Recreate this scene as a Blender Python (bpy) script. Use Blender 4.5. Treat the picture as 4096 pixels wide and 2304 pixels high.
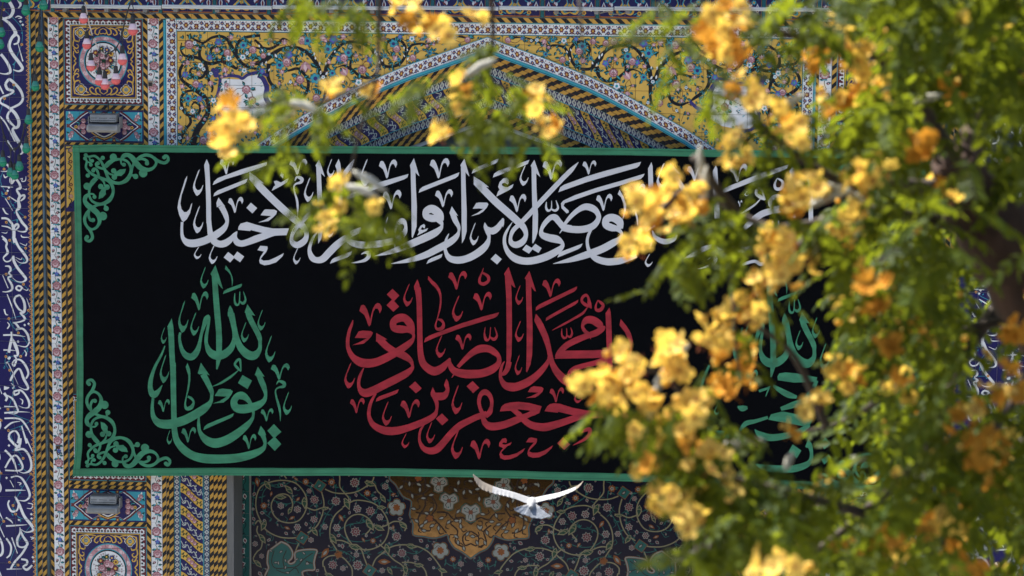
import bpy, bmesh, math, random
from math import sin, cos, pi, radians, sqrt, atan2, hypot
from mathutils import Vector, Matrix
from mathutils.geometry import tessellate_polygon
from bisect import bisect_right

for _o in list(bpy.data.objects):
    bpy.data.objects.remove(_o)
SC = bpy.context.scene
COL = SC.collection
random.seed(7)

# ------------------------------------------------------------------ camera
LENS, DIST, PXM = 85.0, 21.276, 0.0022          # mm, metres to the portal, metres per photo pixel there
FPX = LENS / 36.0 * 4096.0
YAW, PITCH, ROLL = radians(3.25), radians(-7.19), radians(0.65)
CZ = 7.0                                         # height of the picture centre on the portal
def _axes():
    Rz = Matrix.Rotation(YAW, 3, 'Z')
    f = Rz @ Vector((0, cos(PITCH), sin(PITCH)))
    r = Rz @ Vector((1, 0, 0))
    u = r.cross(f)
    return r * cos(ROLL) + u * sin(ROLL), u * cos(ROLL) - r * sin(ROLL), f
CR, CU, CF = _axes()
CAMPOS = Vector((0, 0, CZ)) - CF * DIST
cam = bpy.data.objects.new("camera", bpy.data.cameras.new("camera"))
COL.objects.link(cam)
cam.matrix_world = Matrix((
    (CR.x, CU.x, -CF.x, CAMPOS.x), (CR.y, CU.y, -CF.y, CAMPOS.y),
    (CR.z, CU.z, -CF.z, CAMPOS.z), (0, 0, 0, 1)))
cd = cam.data
cd.lens = LENS; cd.sensor_width = 36.0; cd.sensor_fit = 'HORIZONTAL'
cd.clip_start = 0.1; cd.clip_end = 600.0
cd.dof.use_dof = True
cd.dof.focus_distance = DIST
cd.dof.aperture_fstop = 4.0
cd.dof.aperture_blades = 9
SC.camera = cam

# ------------------------------------------------------------------ sky, sun, exposure
SUN_DIR = Vector((-0.42, 0.34, 0.84)).normalized()   # towards the sun: high, behind and left of the portal
wd = bpy.data.worlds.new("World"); SC.world = wd; wd.use_nodes = True
wn = wd.node_tree.nodes; wl = wd.node_tree.links
sky = wn.new("ShaderNodeTexSky"); sky.sky_type = 'NISHITA'; sky.sun_disc = False
sky.sun_elevation = math.asin(SUN_DIR.z)
sky.sun_rotation = atan2(SUN_DIR.x, SUN_DIR.y)
sky.altitude = 900; sky.dust_density = 4.0; sky.air_density = 1.0; sky.ozone_density = 1.0
bgn = wn["Background"]; bgn.inputs[1].default_value = 0.075
wl.new(sky.outputs[0], bgn.inputs[0])
sl = bpy.data.lights.new("sun", 'SUN'); sl.energy = 4.4; sl.angle = radians(0.5); sl.color = (1.0, 0.96, 0.90)
sun = bpy.data.objects.new("sun", sl); COL.objects.link(sun)
sun.rotation_euler = (-SUN_DIR).to_track_quat('-Z', 'Y').to_euler()
VS = SC.view_settings
VS.view_transform = 'Standard'; VS.look = 'None'; VS.gamma = 1.0; VS.use_curve_mapping = False
VS.exposure = 1.82
SC.render.engine = 'CYCLES'
SC.cycles.use_denoising = True
SC.cycles.max_bounces = 6
SC.cycles.transparent_max_bounces = 4

# ------------------------------------------------------------------ helpers
def W(px, py, Y=0.0):
    """where the line of sight through a point of the photo meets the upright plane at depth Y: (X, Z)"""
    d = CF + CR * ((px - 2048.0) / FPX) - CU * ((py - 1152.0) / FPX)
    t = (Y - CAMPOS.y) / d.y
    p = CAMPOS + d * t
    return (p.x, p.z)
def AT(px, py, dist):
    """a point at the given distance in front of the camera"""
    return CAMPOS + (CF + CR * ((px - 2048.0) / FPX) - CU * ((py - 1152.0) / FPX)) * dist

WORLD = {}                                        # where each thing's Empty stands
def link(o, parent=None):
    COL.objects.link(o)
    if parent is not None:
        o.parent = parent
    return o
def tag(o, label=None, cat=None, group=None, kind=None):
    if label: o["label"] = label
    if cat: o["category"] = cat
    if group: o["group"] = group
    if kind: o["kind"] = kind
    return o
def empty(name, loc=(0, 0, 0)):
    o = bpy.data.objects.new(name, None); o.location = loc; o.empty_display_size = 0.2
    WORLD[o] = Vector(loc)
    return link(o)
def meshobj(name, verts, faces, mats, mi=None, parent=None, smooth=False, world=True):
    me = bpy.data.meshes.new(name)
    me.from_pydata(verts, [], faces)
    for m in mats: me.materials.append(m)
    if mi: me.polygons.foreach_set("material_index", mi)
    if smooth: me.polygons.foreach_set("use_smooth", [True] * len(me.polygons))
    me.update()
    o = bpy.data.objects.new(name, me)
    link(o, parent)
    if parent is not None and world:
        o.matrix_parent_inverse = Matrix.Translation(-WORLD.get(parent, Vector((0, 0, 0))))
    return o

# ------------------------------------------------------------------ materials
MATS = {}
def mat(name, rgb, rough=0.5, spec=0.5, metal=0.0, vary=0.10, nscale=9.0, bump=0.0, bscale=60.0, objvar=0.0, sheen=0.0, translucent=0.0, streak=None, tcol=None):
    if name in MATS: return MATS[name]
    m = bpy.data.materials.new(name); m.use_nodes = True
    nt = m.node_tree; N = nt.nodes; L = nt.links
    b = N["Principled BSDF"]
    b.inputs["Roughness"].default_value = rough
    b.inputs["Specular IOR Level"].default_value = spec
    b.inputs["Metallic"].default_value = metal
    if sheen: b.inputs["Sheen Weight"].default_value = sheen
    geo = N.new("ShaderNodeNewGeometry")
    nz = N.new("ShaderNodeTexNoise"); nz.inputs["Scale"].default_value = nscale; nz.inputs["Detail"].default_value = 5
    src = geo.outputs["Position"]
    if streak:
        mp = N.new("ShaderNodeMapping"); mp.inputs["Scale"].default_value = streak
        L.new(src, mp.inputs["Vector"]); src = mp.outputs["Vector"]
    L.new(src, nz.inputs["Vector"])
    mr = N.new("ShaderNodeMapRange")
    mr.inputs["From Min"].default_value = 0.25; mr.inputs["From Max"].default_value = 0.75
    mr.inputs["To Min"].default_value = 1.0 - vary; mr.inputs["To Max"].default_value = 1.0 + vary * 0.6
    L.new(nz.outputs["Fac"], mr.inputs["Value"])
    val = mr.outputs["Result"]
    if objvar:
        oi = N.new("ShaderNodeObjectInfo")
        m2 = N.new("ShaderNodeMapRange"); m2.inputs["To Min"].default_value = 1 - objvar; m2.inputs["To Max"].default_value = 1 + objvar * 0.5
        L.new(oi.outputs["Random"], m2.inputs["Value"])
        mu = N.new("ShaderNodeMath"); mu.operation = 'MULTIPLY'
        L.new(val, mu.inputs[0]); L.new(m2.outputs["Result"], mu.inputs[1]); val = mu.outputs[0]
    hs = N.new("ShaderNodeHueSaturation"); hs.inputs["Color"].default_value = (*rgb, 1)
    L.new(val, hs.inputs["Value"])
    L.new(hs.outputs["Color"], b.inputs["Base Color"])
    if bump:
        n2 = N.new("ShaderNodeTexNoise"); n2.inputs["Scale"].default_value = bscale; n2.inputs["Detail"].default_value = 4
        L.new(src, n2.inputs["Vector"])
        bp = N.new("ShaderNodeBump"); bp.inputs["Strength"].default_value = bump; bp.inputs["Distance"].default_value = 0.01
        L.new(n2.outputs["Fac"], bp.inputs["Height"]); L.new(bp.outputs["Normal"], b.inputs["Normal"])
    if translucent:
        tr = N.new("ShaderNodeBsdfTranslucent")
        if tcol:
            h2 = N.new("ShaderNodeHueSaturation"); h2.inputs["Color"].default_value = (*tcol, 1); L.new(val, h2.inputs["Value"])
            L.new(h2.outputs["Color"], tr.inputs["Color"])
        else:
            L.new(hs.outputs["Color"], tr.inputs["Color"])
        mx = N.new("ShaderNodeMixShader"); mx.inputs[0].default_value = translucent
        L.new(b.outputs[0], mx.inputs[1]); L.new(tr.outputs[0], mx.inputs[2])
        L.new(mx.outputs[0], N["Material Output"].inputs["Surface"])
    MATS[name] = m
    return m

TILE = dict(  # glaze colours
    white=(0.70, 0.70, 0.69), yellow=(0.62, 0.385, 0.085), gold=(0.60, 0.36, 0.07), navy=(0.021, 0.019, 0.092), ink=(0.012, 0.014, 0.019),
    black=(0.016, 0.018, 0.022), turq=(0.05, 0.30, 0.37), teal=(0.02, 0.115, 0.13), sea=(0.015, 0.085, 0.075), pink=(0.48, 0.25, 0.27),
    blush=(0.66, 0.47, 0.48), rose=(0.24, 0.085, 0.10), maroon=(0.115, 0.022, 0.03), wine=(0.16, 0.04, 0.045), leaf=(0.014, 0.048, 0.028),
    orange=(0.40, 0.13, 0.025), brown=(0.13, 0.045, 0.025), cream=(0.34, 0.31, 0.19), pale=(0.42, 0.44, 0.40), blue=(0.11, 0.13, 0.42), night=(0.0035, 0.004, 0.016),
    violet=(0.04, 0.037, 0.16), amber=(0.60, 0.30, 0.10), dusk=(0.022, 0.012, 0.010), bone=(0.21, 0.215, 0.19), straw=(0.185, 0.165, 0.095), rust=(0.17, 0.055, 0.015), grey=(0.17, 0.18, 0.18), grout=(0.30, 0.28, 0.25), ochre=(0.54, 0.30, 0.06))
def tm(c):
    if c == 'gilt':
        return mat('gilt', (0.185, 0.11, 0.046), rough=0.10, metal=0.95, vary=0.3, nscale=14, bump=0.02, bscale=12)
    if c == 'grout':
        return mat('grout', TILE[c], rough=0.9, vary=0.25)
    r = 0.16 if c in ('night', 'sea', 'bone', 'straw', 'rust') else 0.24
    return mat('glaze_' + c, TILE[c], rough=r, spec=0.16, vary=0.13, nscale=5.0, objvar=0.09, bump=0.02, bscale=14)

# ------------------------------------------------------------------ flat ornament, cut tile by tile
def catmull(P, closed=False, sub=5):
    n = len(P); out = []
    if n < 3 and not closed:
        return [tuple(p) for p in P]
    rng = n if closed else n - 1
    for i in range(rng):
        p0 = P[(i - 1) % n] if (closed or i > 0) else P[0]
        p1 = P[i]; p2 = P[(i + 1) % n]
        p3 = P[(i + 2) % n] if (closed or i + 2 < n) else P[n - 1]
        for k in range(sub):
            t = k / sub; t2 = t * t; t3 = t2 * t
            out.append(tuple(0.5 * (2 * b + (c - a) * t + (2 * a - 5 * b + 4 * c - d) * t2 + (3 * b - a - 3 * c + d) * t3)
                             for a, b, c, d in zip(p0, p1, p2, p3)))
    if not closed: out.append(tuple(P[-1]))
    return out
def cut(poly, ax, v, less):
    out = []; n = len(poly)
    for i in range(n):
        a = poly[i]; b = poly[(i + 1) % n]
        ia = (a[ax] <= v) if less else (a[ax] >= v); ib = (b[ax] <= v) if less else (b[ax] >= v)
        if ia: out.append(a)
        if ia != ib:
            t = (v - a[ax]) / (b[ax] - a[ax])
            out.append((a[0] + (b[0] - a[0]) * t, a[1] + (b[1] - a[1]) * t))
    return out
def cutbox(poly, x0, y0, x1, y1):
    for ax, v, less in ((0, x0, False), (0, x1, True), (1, y0, False), (1, y1, True)):
        poly = cut(poly, ax, v, less)
        if len(poly) < 3: return None
    return poly
class Orn:
    def __init__(s, f=None):
        s.T = []; s.f = f or (lambda x, y: (x, y)); s.k = 0
    def add(s, pts, col, L):
        s.T.append((pts, col, L * 0.0006 + (s.k % 20) * 0.00001))
    def fan(s, c, pts, col, L):
        c = s.f(*c); pts = [s.f(*p) for p in pts]; s.k += 1
        for i in range(len(pts)):
            s.add([c, pts[i], pts[(i + 1) % len(pts)]], col, L)
    def conv(s, pts, col, L):
        s.k += 1; s.add([s.f(*p) for p in pts], col, L)
    def disc(s, x, y, r, col, L, n=8, ry=None, rot=0.0):
        ry = r if ry is None else ry
        s.conv([(x + r * cos(a) * cos(rot) - ry * sin(a) * sin(rot), y + r * cos(a) * sin(rot) + ry * sin(a) * cos(rot))
                for a in (2 * pi * i / n for i in range(n))], col, L)
    def ros(s, x, y, r, n, col, L, d=0.28, rot=0.0, sharp=False):
        pts = []
        for i in range(n):
            for q, rr in (((0.0, 1 - d), (0.5, 1.0)) if sharp else ((0.0, 1 - d), (0.25, 0.95), (0.5, 1.0), (0.75, 0.95))):
                a = rot + 2 * pi * (i + q) / n
                pts.append((x + r * rr * cos(a), y + r * rr * sin(a)))
        s.fan((x, y), pts, col, L)
    def leaf(s, x, y, ln, w, a, col, L):
        ca, sa = cos(a), sin(a)
        s.conv([(x + u * ln * ca - v * w * sa, y + u * ln * sa + v * w * ca)
                for u, v in ((0, 0), (0.25, 0.4), (0.55, 0.5), (1, 0), (0.55, -0.5), (0.25, -0.4))], col, L)
    def stroke(s, P, col, L, sub=5):
        s.k += 1
        Q = catmull(P, False, sub)
        l, r = [], []
        for i, (x, y, w) in enumerate(Q):
            a = Q[max(0, i - 1)]; b = Q[min(len(Q) - 1, i + 1)]
            dx, dy = b[0] - a[0], b[1] - a[1]; h = hypot(dx, dy) or 1
            nx, ny = -dy / h * max(w, 0) / 2, dx / h * max(w, 0) / 2
            l.append(s.f(x + nx, y + ny)); r.append(s.f(x - nx, y - ny))
        for i in range(len(Q) - 1):
            s.add([l[i], l[i + 1], r[i + 1], r[i]], col, L)
    def poly(s, P, col, L):
        s.k += 1
        pts = [s.f(*p[:2]) for p in P]
        for t in tessellate_polygon([[Vector((p[0], p[1], 0)) for p in pts]]):
            s.add([pts[i] for i in t], col, L)
    # motifs
    def rosebloom(s, x, y, r, L=3):
        s.ros(x, y, r, 8, 'rose', L, 0.16)
        s.ros(x, y, r * 0.82, 8, 'pink', L + 1, 0.2, 0.2)
        s.disc(x, y + r * 0.1, r * 0.62, 'rose', L + 2)
        s.disc(x, y + r * 0.16, r * 0.54, 'blush', L + 3)
        s.disc(x - r * 0.05, y - r * 0.02, r * 0.36, 'rose', L + 4)
        s.disc(x - r * 0.05, y - r * 0.08, r * 0.27, 'pink', L + 5)
    def daisy(s, x, y, r, col, core, L=3, n=6, edge='ink'):
        s.ros(x, y, r * 1.1, n, edge, L, 0.3, 0.3)
        s.ros(x, y, r, n, col, L + 1, 0.3, 0.3)
        s.disc(x, y, r * 0.42, core, L + 2)
    def bud(s, x, y, r, a, L=3, col='pink'):
        s.leaf(x, y, r * 1.5, r * 1.0, a, 'rose', L)
        for da in (-0.55, 0.0, 0.55):
            s.leaf(x, y, r * 1.35, r * 0.5, a + da, col if da else 'blush', L + 1)
    def sprig(s, x, y, r, a, L=2):
        s.leaf(x, y, r * 1.4, r * 0.75, a, 'leaf', L)
        s.leaf(x, y, r * 1.15, r * 0.24, a + 0.16, 'turq', L + 1)

TCOUNT = {}
def tile(parent, name, polys, base, rect, fmap, Y, th, gap, prune=True):
    x0, y0, x1, y1 = rect
    V = []; F = []; MI = []; mats = []; idx = {}
    def mid(c):
        if c not in idx: idx[c] = len(mats); mats.append(tm(c))
        return idx[c]
    pm = fmap((x0 + x1) / 2, (y0 + y1) / 2)
    tx, tz, t0 = random.gauss(0, .006), random.gauss(0, .006), random.uniform(0, .0008)
    if name == 'mosaic_slab': tx = tz = t0 = 0.0
    def ty(q): return tx * (q[0] - pm[0]) + tz * (q[1] - pm[1]) - t0
    c4 = [(x0 + gap, y0 + gap), (x1 - gap, y0 + gap), (x1 - gap, y1 - gap), (x0 + gap, y1 - gap)]
    fr = [fmap(*p) for p in c4]
    V += [(p[0], Y - th + ty(p), p[1]) for p in fr] + [(p[0], Y, p[1]) for p in fr]
    b = mid(base)
    F += [(0, 1, 2, 3), (0, 4, 5, 1), (1, 5, 6, 2), (2, 6, 7, 3), (3, 7, 4, 0)]; MI += [b] * 5
    for pts, col, h in polys:
        q = cutbox(pts, x0 + gap, y0 + gap, x1 - gap, y1 - gap)
        if not q: continue
        k = len(V)
        V += [(m[0], Y - th - h + ty(m), m[1]) for m in (fmap(*p) for p in q)]
        F.append(tuple(range(k, k + len(q)))); MI.append(mid(col))
    return meshobj(name, V, F, mats, MI, parent)

def grid_tiles(parent, name, xs, ys, orn, base, fmap, Y, th=0.006, gap=0.0017, keep=None):
    nx, ny = len(xs) - 1, len(ys) - 1
    cells = [[[] for _ in range(ny)] for _ in range(nx)]
    for T in orn.T:
        px = [p[0] for p in T[0]]; py = [p[1] for p in T[0]]
        i0 = max(0, bisect_right(xs, min(px)) - 1); i1 = min(nx - 1, bisect_right(xs, max(px)) - 1)
        j0 = max(0, bisect_right(ys, min(py)) - 1); j1 = min(ny - 1, bisect_right(ys, max(py)) - 1)
        for i in range(i0, i1 + 1):
            for j in range(j0, j1 + 1):
                cells[i][j].append(T)
    for i in range(nx):
        for j in range(ny):
            if keep and not keep(xs[i], ys[j], xs[i + 1], ys[j + 1]): continue
            tile(parent, name, cells[i][j], base, (xs[i], ys[j], xs[i + 1], ys[j + 1]), fmap, Y, th, gap)

def band(parent, name, A, B, Y, base, pat, w, l, th=0.006, gap=0.5):
    """tiles between two edge lines A and B (lists of (X, Z)); pat(i) draws in local units: x across 0..w, y along 0..l"""
    for i in range(len(A) - 1):
        a0, a1, b0, b1 = A[i], A[i + 1], B[i], B[i + 1]
        def fm(x, y, a0=a0, a1=a1, b0=b0, b1=b1):
            t, s = x / w, y / l
            ax, az = a0[0] + (a1[0] - a0[0]) * s, a0[1] + (a1[1] - a0[1]) * s
            bx, bz = b0[0] + (b1[0] - b0[0]) * s, b0[1] + (b1[1] - b0[1]) * s
            return (ax + (bx - ax) * t, az + (bz - az) * t)
        o = Orn(); pat(o, i)
        tile(parent, name, o.T, base, (0, 0, w, l), fm, Y, th, gap)

def backing(parent, name, A, B, Y, col='grout'):
    """the mortar bed a row of tiles is set in"""
    V = [(p[0], Y, p[1]) for p in A] + [(p[0], Y, p[1]) for p in B]
    n = len(A)
    return meshobj(name, V, [(i, i + 1, n + i + 1, n + i) for i in range(n - 1)], [tm(col)], None, parent)

def boxv(x0, x1, y0, y1, z0, z1, V, F):
    k = len(V)
    V += [(x0, y0, z0), (x1, y0, z0), (x1, y1, z0), (x0, y1, z0), (x0, y0, z1), (x1, y0, z1), (x1, y1, z1), (x0, y1, z1)]
    F += [(k, k + 1, k + 5, k + 4), (k + 1, k + 2, k + 6, k + 5), (k + 2, k + 3, k + 7, k + 6), (k + 3, k, k + 4, k + 7), (k + 4, k + 5, k + 6, k + 7), (k + 3, k + 2, k + 1, k)]
def box(name, x0, x1, y0, y1, z0, z1, m, parent=None, bevel=0.0):
    V, F = [], []
    boxv(x0, x1, y0, y1, z0, z1, V, F)
    o = meshobj(name, V, F, [m], None, parent)
    if bevel:
        bm = bmesh.new(); bm.from_mesh(o.data)
        bmesh.ops.bevel(bm, geom=list(bm.edges), offset=bevel, segments=2, affect='EDGES', profile=0.6)
        bm.to_mesh(o.data); bm.free()
    return o
def tube(P, R, V, F, n=8, cap=True):
    P = [Vector(p) for p in P]; k0 = len(V)
    up = Vector((0.13, 0.31, 0.94))
    for i, p in enumerate(P):
        d = (P[min(i + 1, len(P) - 1)] - P[max(i - 1, 0)])
        d = d.normalized() if d.length > 1e-9 else Vector((0, 0, 1))
        a = d.cross(up)
        a = a.normalized() if a.length > 1e-4 else d.orthogonal().normalized()
        b = d.cross(a); r = R[i] if isinstance(R, (list, tuple)) else R
        for j in range(n):
            t = 2 * pi * j / n
            V.append(tuple(p + a * (r * cos(t)) + b * (r * sin(t))))
    for i in range(len(P) - 1):
        for j in range(n):
            q = k0 + i * n
            F.append((q + j, q + (j + 1) % n, q + n + (j + 1) % n, q + n + j))
    if cap:
        F.append(tuple(k0 + j for j in range(n))[::-1]); F.append(tuple(k0 + (len(P) - 1) * n + j for j in range(n)))
def lathe(prof, cx, cy, cz, V, F, n=16):
    """prof: (radius, z) from top to bottom"""
    k0 = len(V)
    for r, z in prof:
        for j in range(n):
            t = 2 * pi * j / n
            V.append((cx + r * cos(t), cy + r * sin(t), cz + z))
    for i in range(len(prof) - 1):
        for j in range(n):
            q = k0 + i * n
            F.append((q + j, q + n + j, q + n + (j + 1) % n, q + (j + 1) % n))
    F.append(tuple(k0 + j for j in range(n))); F.append(tuple(k0 + (len(prof) - 1) * n + j for j in range(n))[::-1])
def nums(s):
    return [tuple(float(v) for v in p.split(',')) for p in s.split()]
# ------------------------------------------------------------------ ground
def ground():
    V, F = [], []
    n = 24; ext = 240.0
    for j in range(n + 1):
        for i in range(n + 1):
            V.append((-ext + 2 * ext * i / n, -ext + 2 * ext * j / n, 0.0))
    for j in range(n):
        for i in range(n):
            q = j * (n + 1) + i
            F.append((q, q + 1, q + n + 2, q + n + 1))
    m = mat('stone_paving', (0.36, 0.34, 0.31), rough=0.6, vary=0.2, nscale=0.6, bump=0.1, bscale=8)
    tag(meshobj('courtyard_paving', V, F, [m]), 'pale stone paving of the courtyard below the portal', kind='structure')
ground()
def backdrop():
    """added unseen dark roof and floor: the dark band mirrored in the glazed niche"""
    V, F = [], []
    rng = random.Random(4)
    boxv(-45, 45, -60, -20.1, 3.0, 3.5, V, F)
    boxv(-45, 45, -60.6, -60, 0, 3.5, V, F)
    for i in range(-11, 12): boxv(i * 4 - .3, i * 4 + .3, -23.6, -23.0, 0.0, 3.0, V, F)
    n = 60
    k = len(V)
    for i in range(n + 1): V.append((-45 + 1.5 * i, -20.3 + rng.uniform(-.1, .1), 0.012))
    for i in range(n + 1): V.append((-45 + 1.5 * i, -59.9, 0.012))
    for i in range(n): F.append((k + n + 1 + i, k + n + 2 + i, k + i + 1, k + i))
    tag(meshobj('backdrop', V, F, [mat('dark_backdrop', (0.010, 0.009, 0.008), rough=.9, spec=.1, vary=.3)]), 'unseen added terrace on the far side of the courtyard', kind='structure')
backdrop()

# ------------------------------------------------------------------ the tiled portal
portal = tag(empty('tiled_portal', (-0.25, 0, 0)), 'tiled portal with pointed arch and yellow floral spandrels behind the black banner', 'building')
XA = W(1950, 300)[0]                                  # axis of symmetry
XLI = W(592, 300)[0]; XRI = W(3321, 500)[0]
RS = 1.07
def xl(px):                                           # column line of the left bay, read from the photo at y = 300
    return W(px, 300)[0]
def zl(py):                                           # course line, read from the photo at the left bay
    return W(500, py)[1]
def xr(px):                                           # the same line on the right bay
    return XRI + (XLI - xl(px)) * RS
def bay(side):
    X = xl if side == 'l' else xr
    return lambda px, py: (X(px), zl(py))
def vline(X, px, ys):
    return [(X(px), zl(y)) for y in ys]
YS = [-40 + 88.6 * i for i in range(28)]              # tile courses, down to below the picture

def stripes(w, l, slope, period=36.0, col='black'):
    """slanting black bars across a narrow yellow tile"""
    def pat(o, i):
        y0 = i * l; h = period / 2
        j = int((y0 - 2 * w) // period) - 1
        while j * period < y0 + l + 2 * w:
            a = j * period - y0
            if slope > 0: q = [(0, a + w), (w, a), (w, a + h), (0, a + h + w)]
            else: q = [(0, a), (w, a + w), (w, a + h + w), (0, a + h)]
            o.conv(q, col, 1); j += 1
    return pat
def rose_strip(o, i):
    w = 43.0; l = 88.6; g = random.uniform(-1.5, 1.5)
    o.stroke([(16, 0, 2), (24 + g, 22, 2.4), (17, 45, 2.4), (25, 66, 2.4), (19, 88.6, 2)], 'leaf', 1)
    for k in range(7):
        yy = 6 + k * 12.5; sd = -1 if k % 2 else 1
        o.sprig(21.5 + sd * 4, yy, 12.5, (0.35 if sd > 0 else pi - 0.35) + random.uniform(-.5, .5), 1)
    o.rosebloom(20 + (4 if i % 2 else 0), 36, 19, 3)
    if i % 2:
        for a in (-2.4, -1.57, -0.75): o.leaf(22, 26, 17, 9, a, 'turq', 2)
        o.leaf(22, 22, 12, 4, -1.57, 'gold', 3)
        for a in (0.8, 2.3): o.leaf(23, 50, 13, 8, a, 'turq', 2)
        o.leaf(13, 70, 5, 6, 0, 'wine', 3); o.bud(13, 76, 8, -1.9, 3, 'wine')
    else:
        o.ros(24, 78, 10.5, 5, 'violet', 3, 0.4, 0.3); o.ros(24, 76, 8.5, 5, 'blue', 4, 0.4, 0.3); o.disc(24, 79, 3, 'turq', 5)
        o.bud(29, 16, 8.5, -1.4, 3, 'wine')
        for a in (0.8, 2.3): o.leaf(20, 50, 12, 8, a, 'turq', 2)
def border_flowers(o, i):                              # white border, x across 0..41, y along 0..88
    o.stroke([(0, 0, 41), (0, 88, 41)], 'white', 0) if False else None
    o.conv([(0, 0), (2.5, 0), (2.5, 88), (0, 88)], 'turq', 1); o.conv([(38.8, 0), (41, 0), (41, 88), (38.8, 88)], 'turq', 1)
    o.stroke([(28, 0, 2), (12, 14, 2), (9, 24, 2), (26, 44, 2), (10, 64, 2), (14, 76, 2), (28, 88, 2)], 'ink', 1)
    for y in (8, 20, 33, 55, 68, 80):
        o.leaf(30, y, 9, 4.5, -0.9 if y < 44 else 0.9, 'ink', 2); o.leaf(30, y, 8, 4, 0.5 if y < 44 else -0.5, 'ink', 2)
        o.leaf(10, y, 7, 4, 2.4, 'wine', 2)
    for x, y in ((20, 44), (24, 0), (24, 88)):
        o.ros(x, y, 10.5, 6, 'maroon', 3, 0.3); o.ros(x, y, 9.4, 6, 'wine', 4, 0.3); o.disc(x, y, 4.2, 'gold', 5)
    for x, y in ((13, 22), (13, 66), (30, 24), (30, 64)):
        o.ros(x, y, 7.4, 6, 'violet', 3, 0.35, 0.5); o.disc(x, y, 2.4, 'gold', 4)

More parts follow.
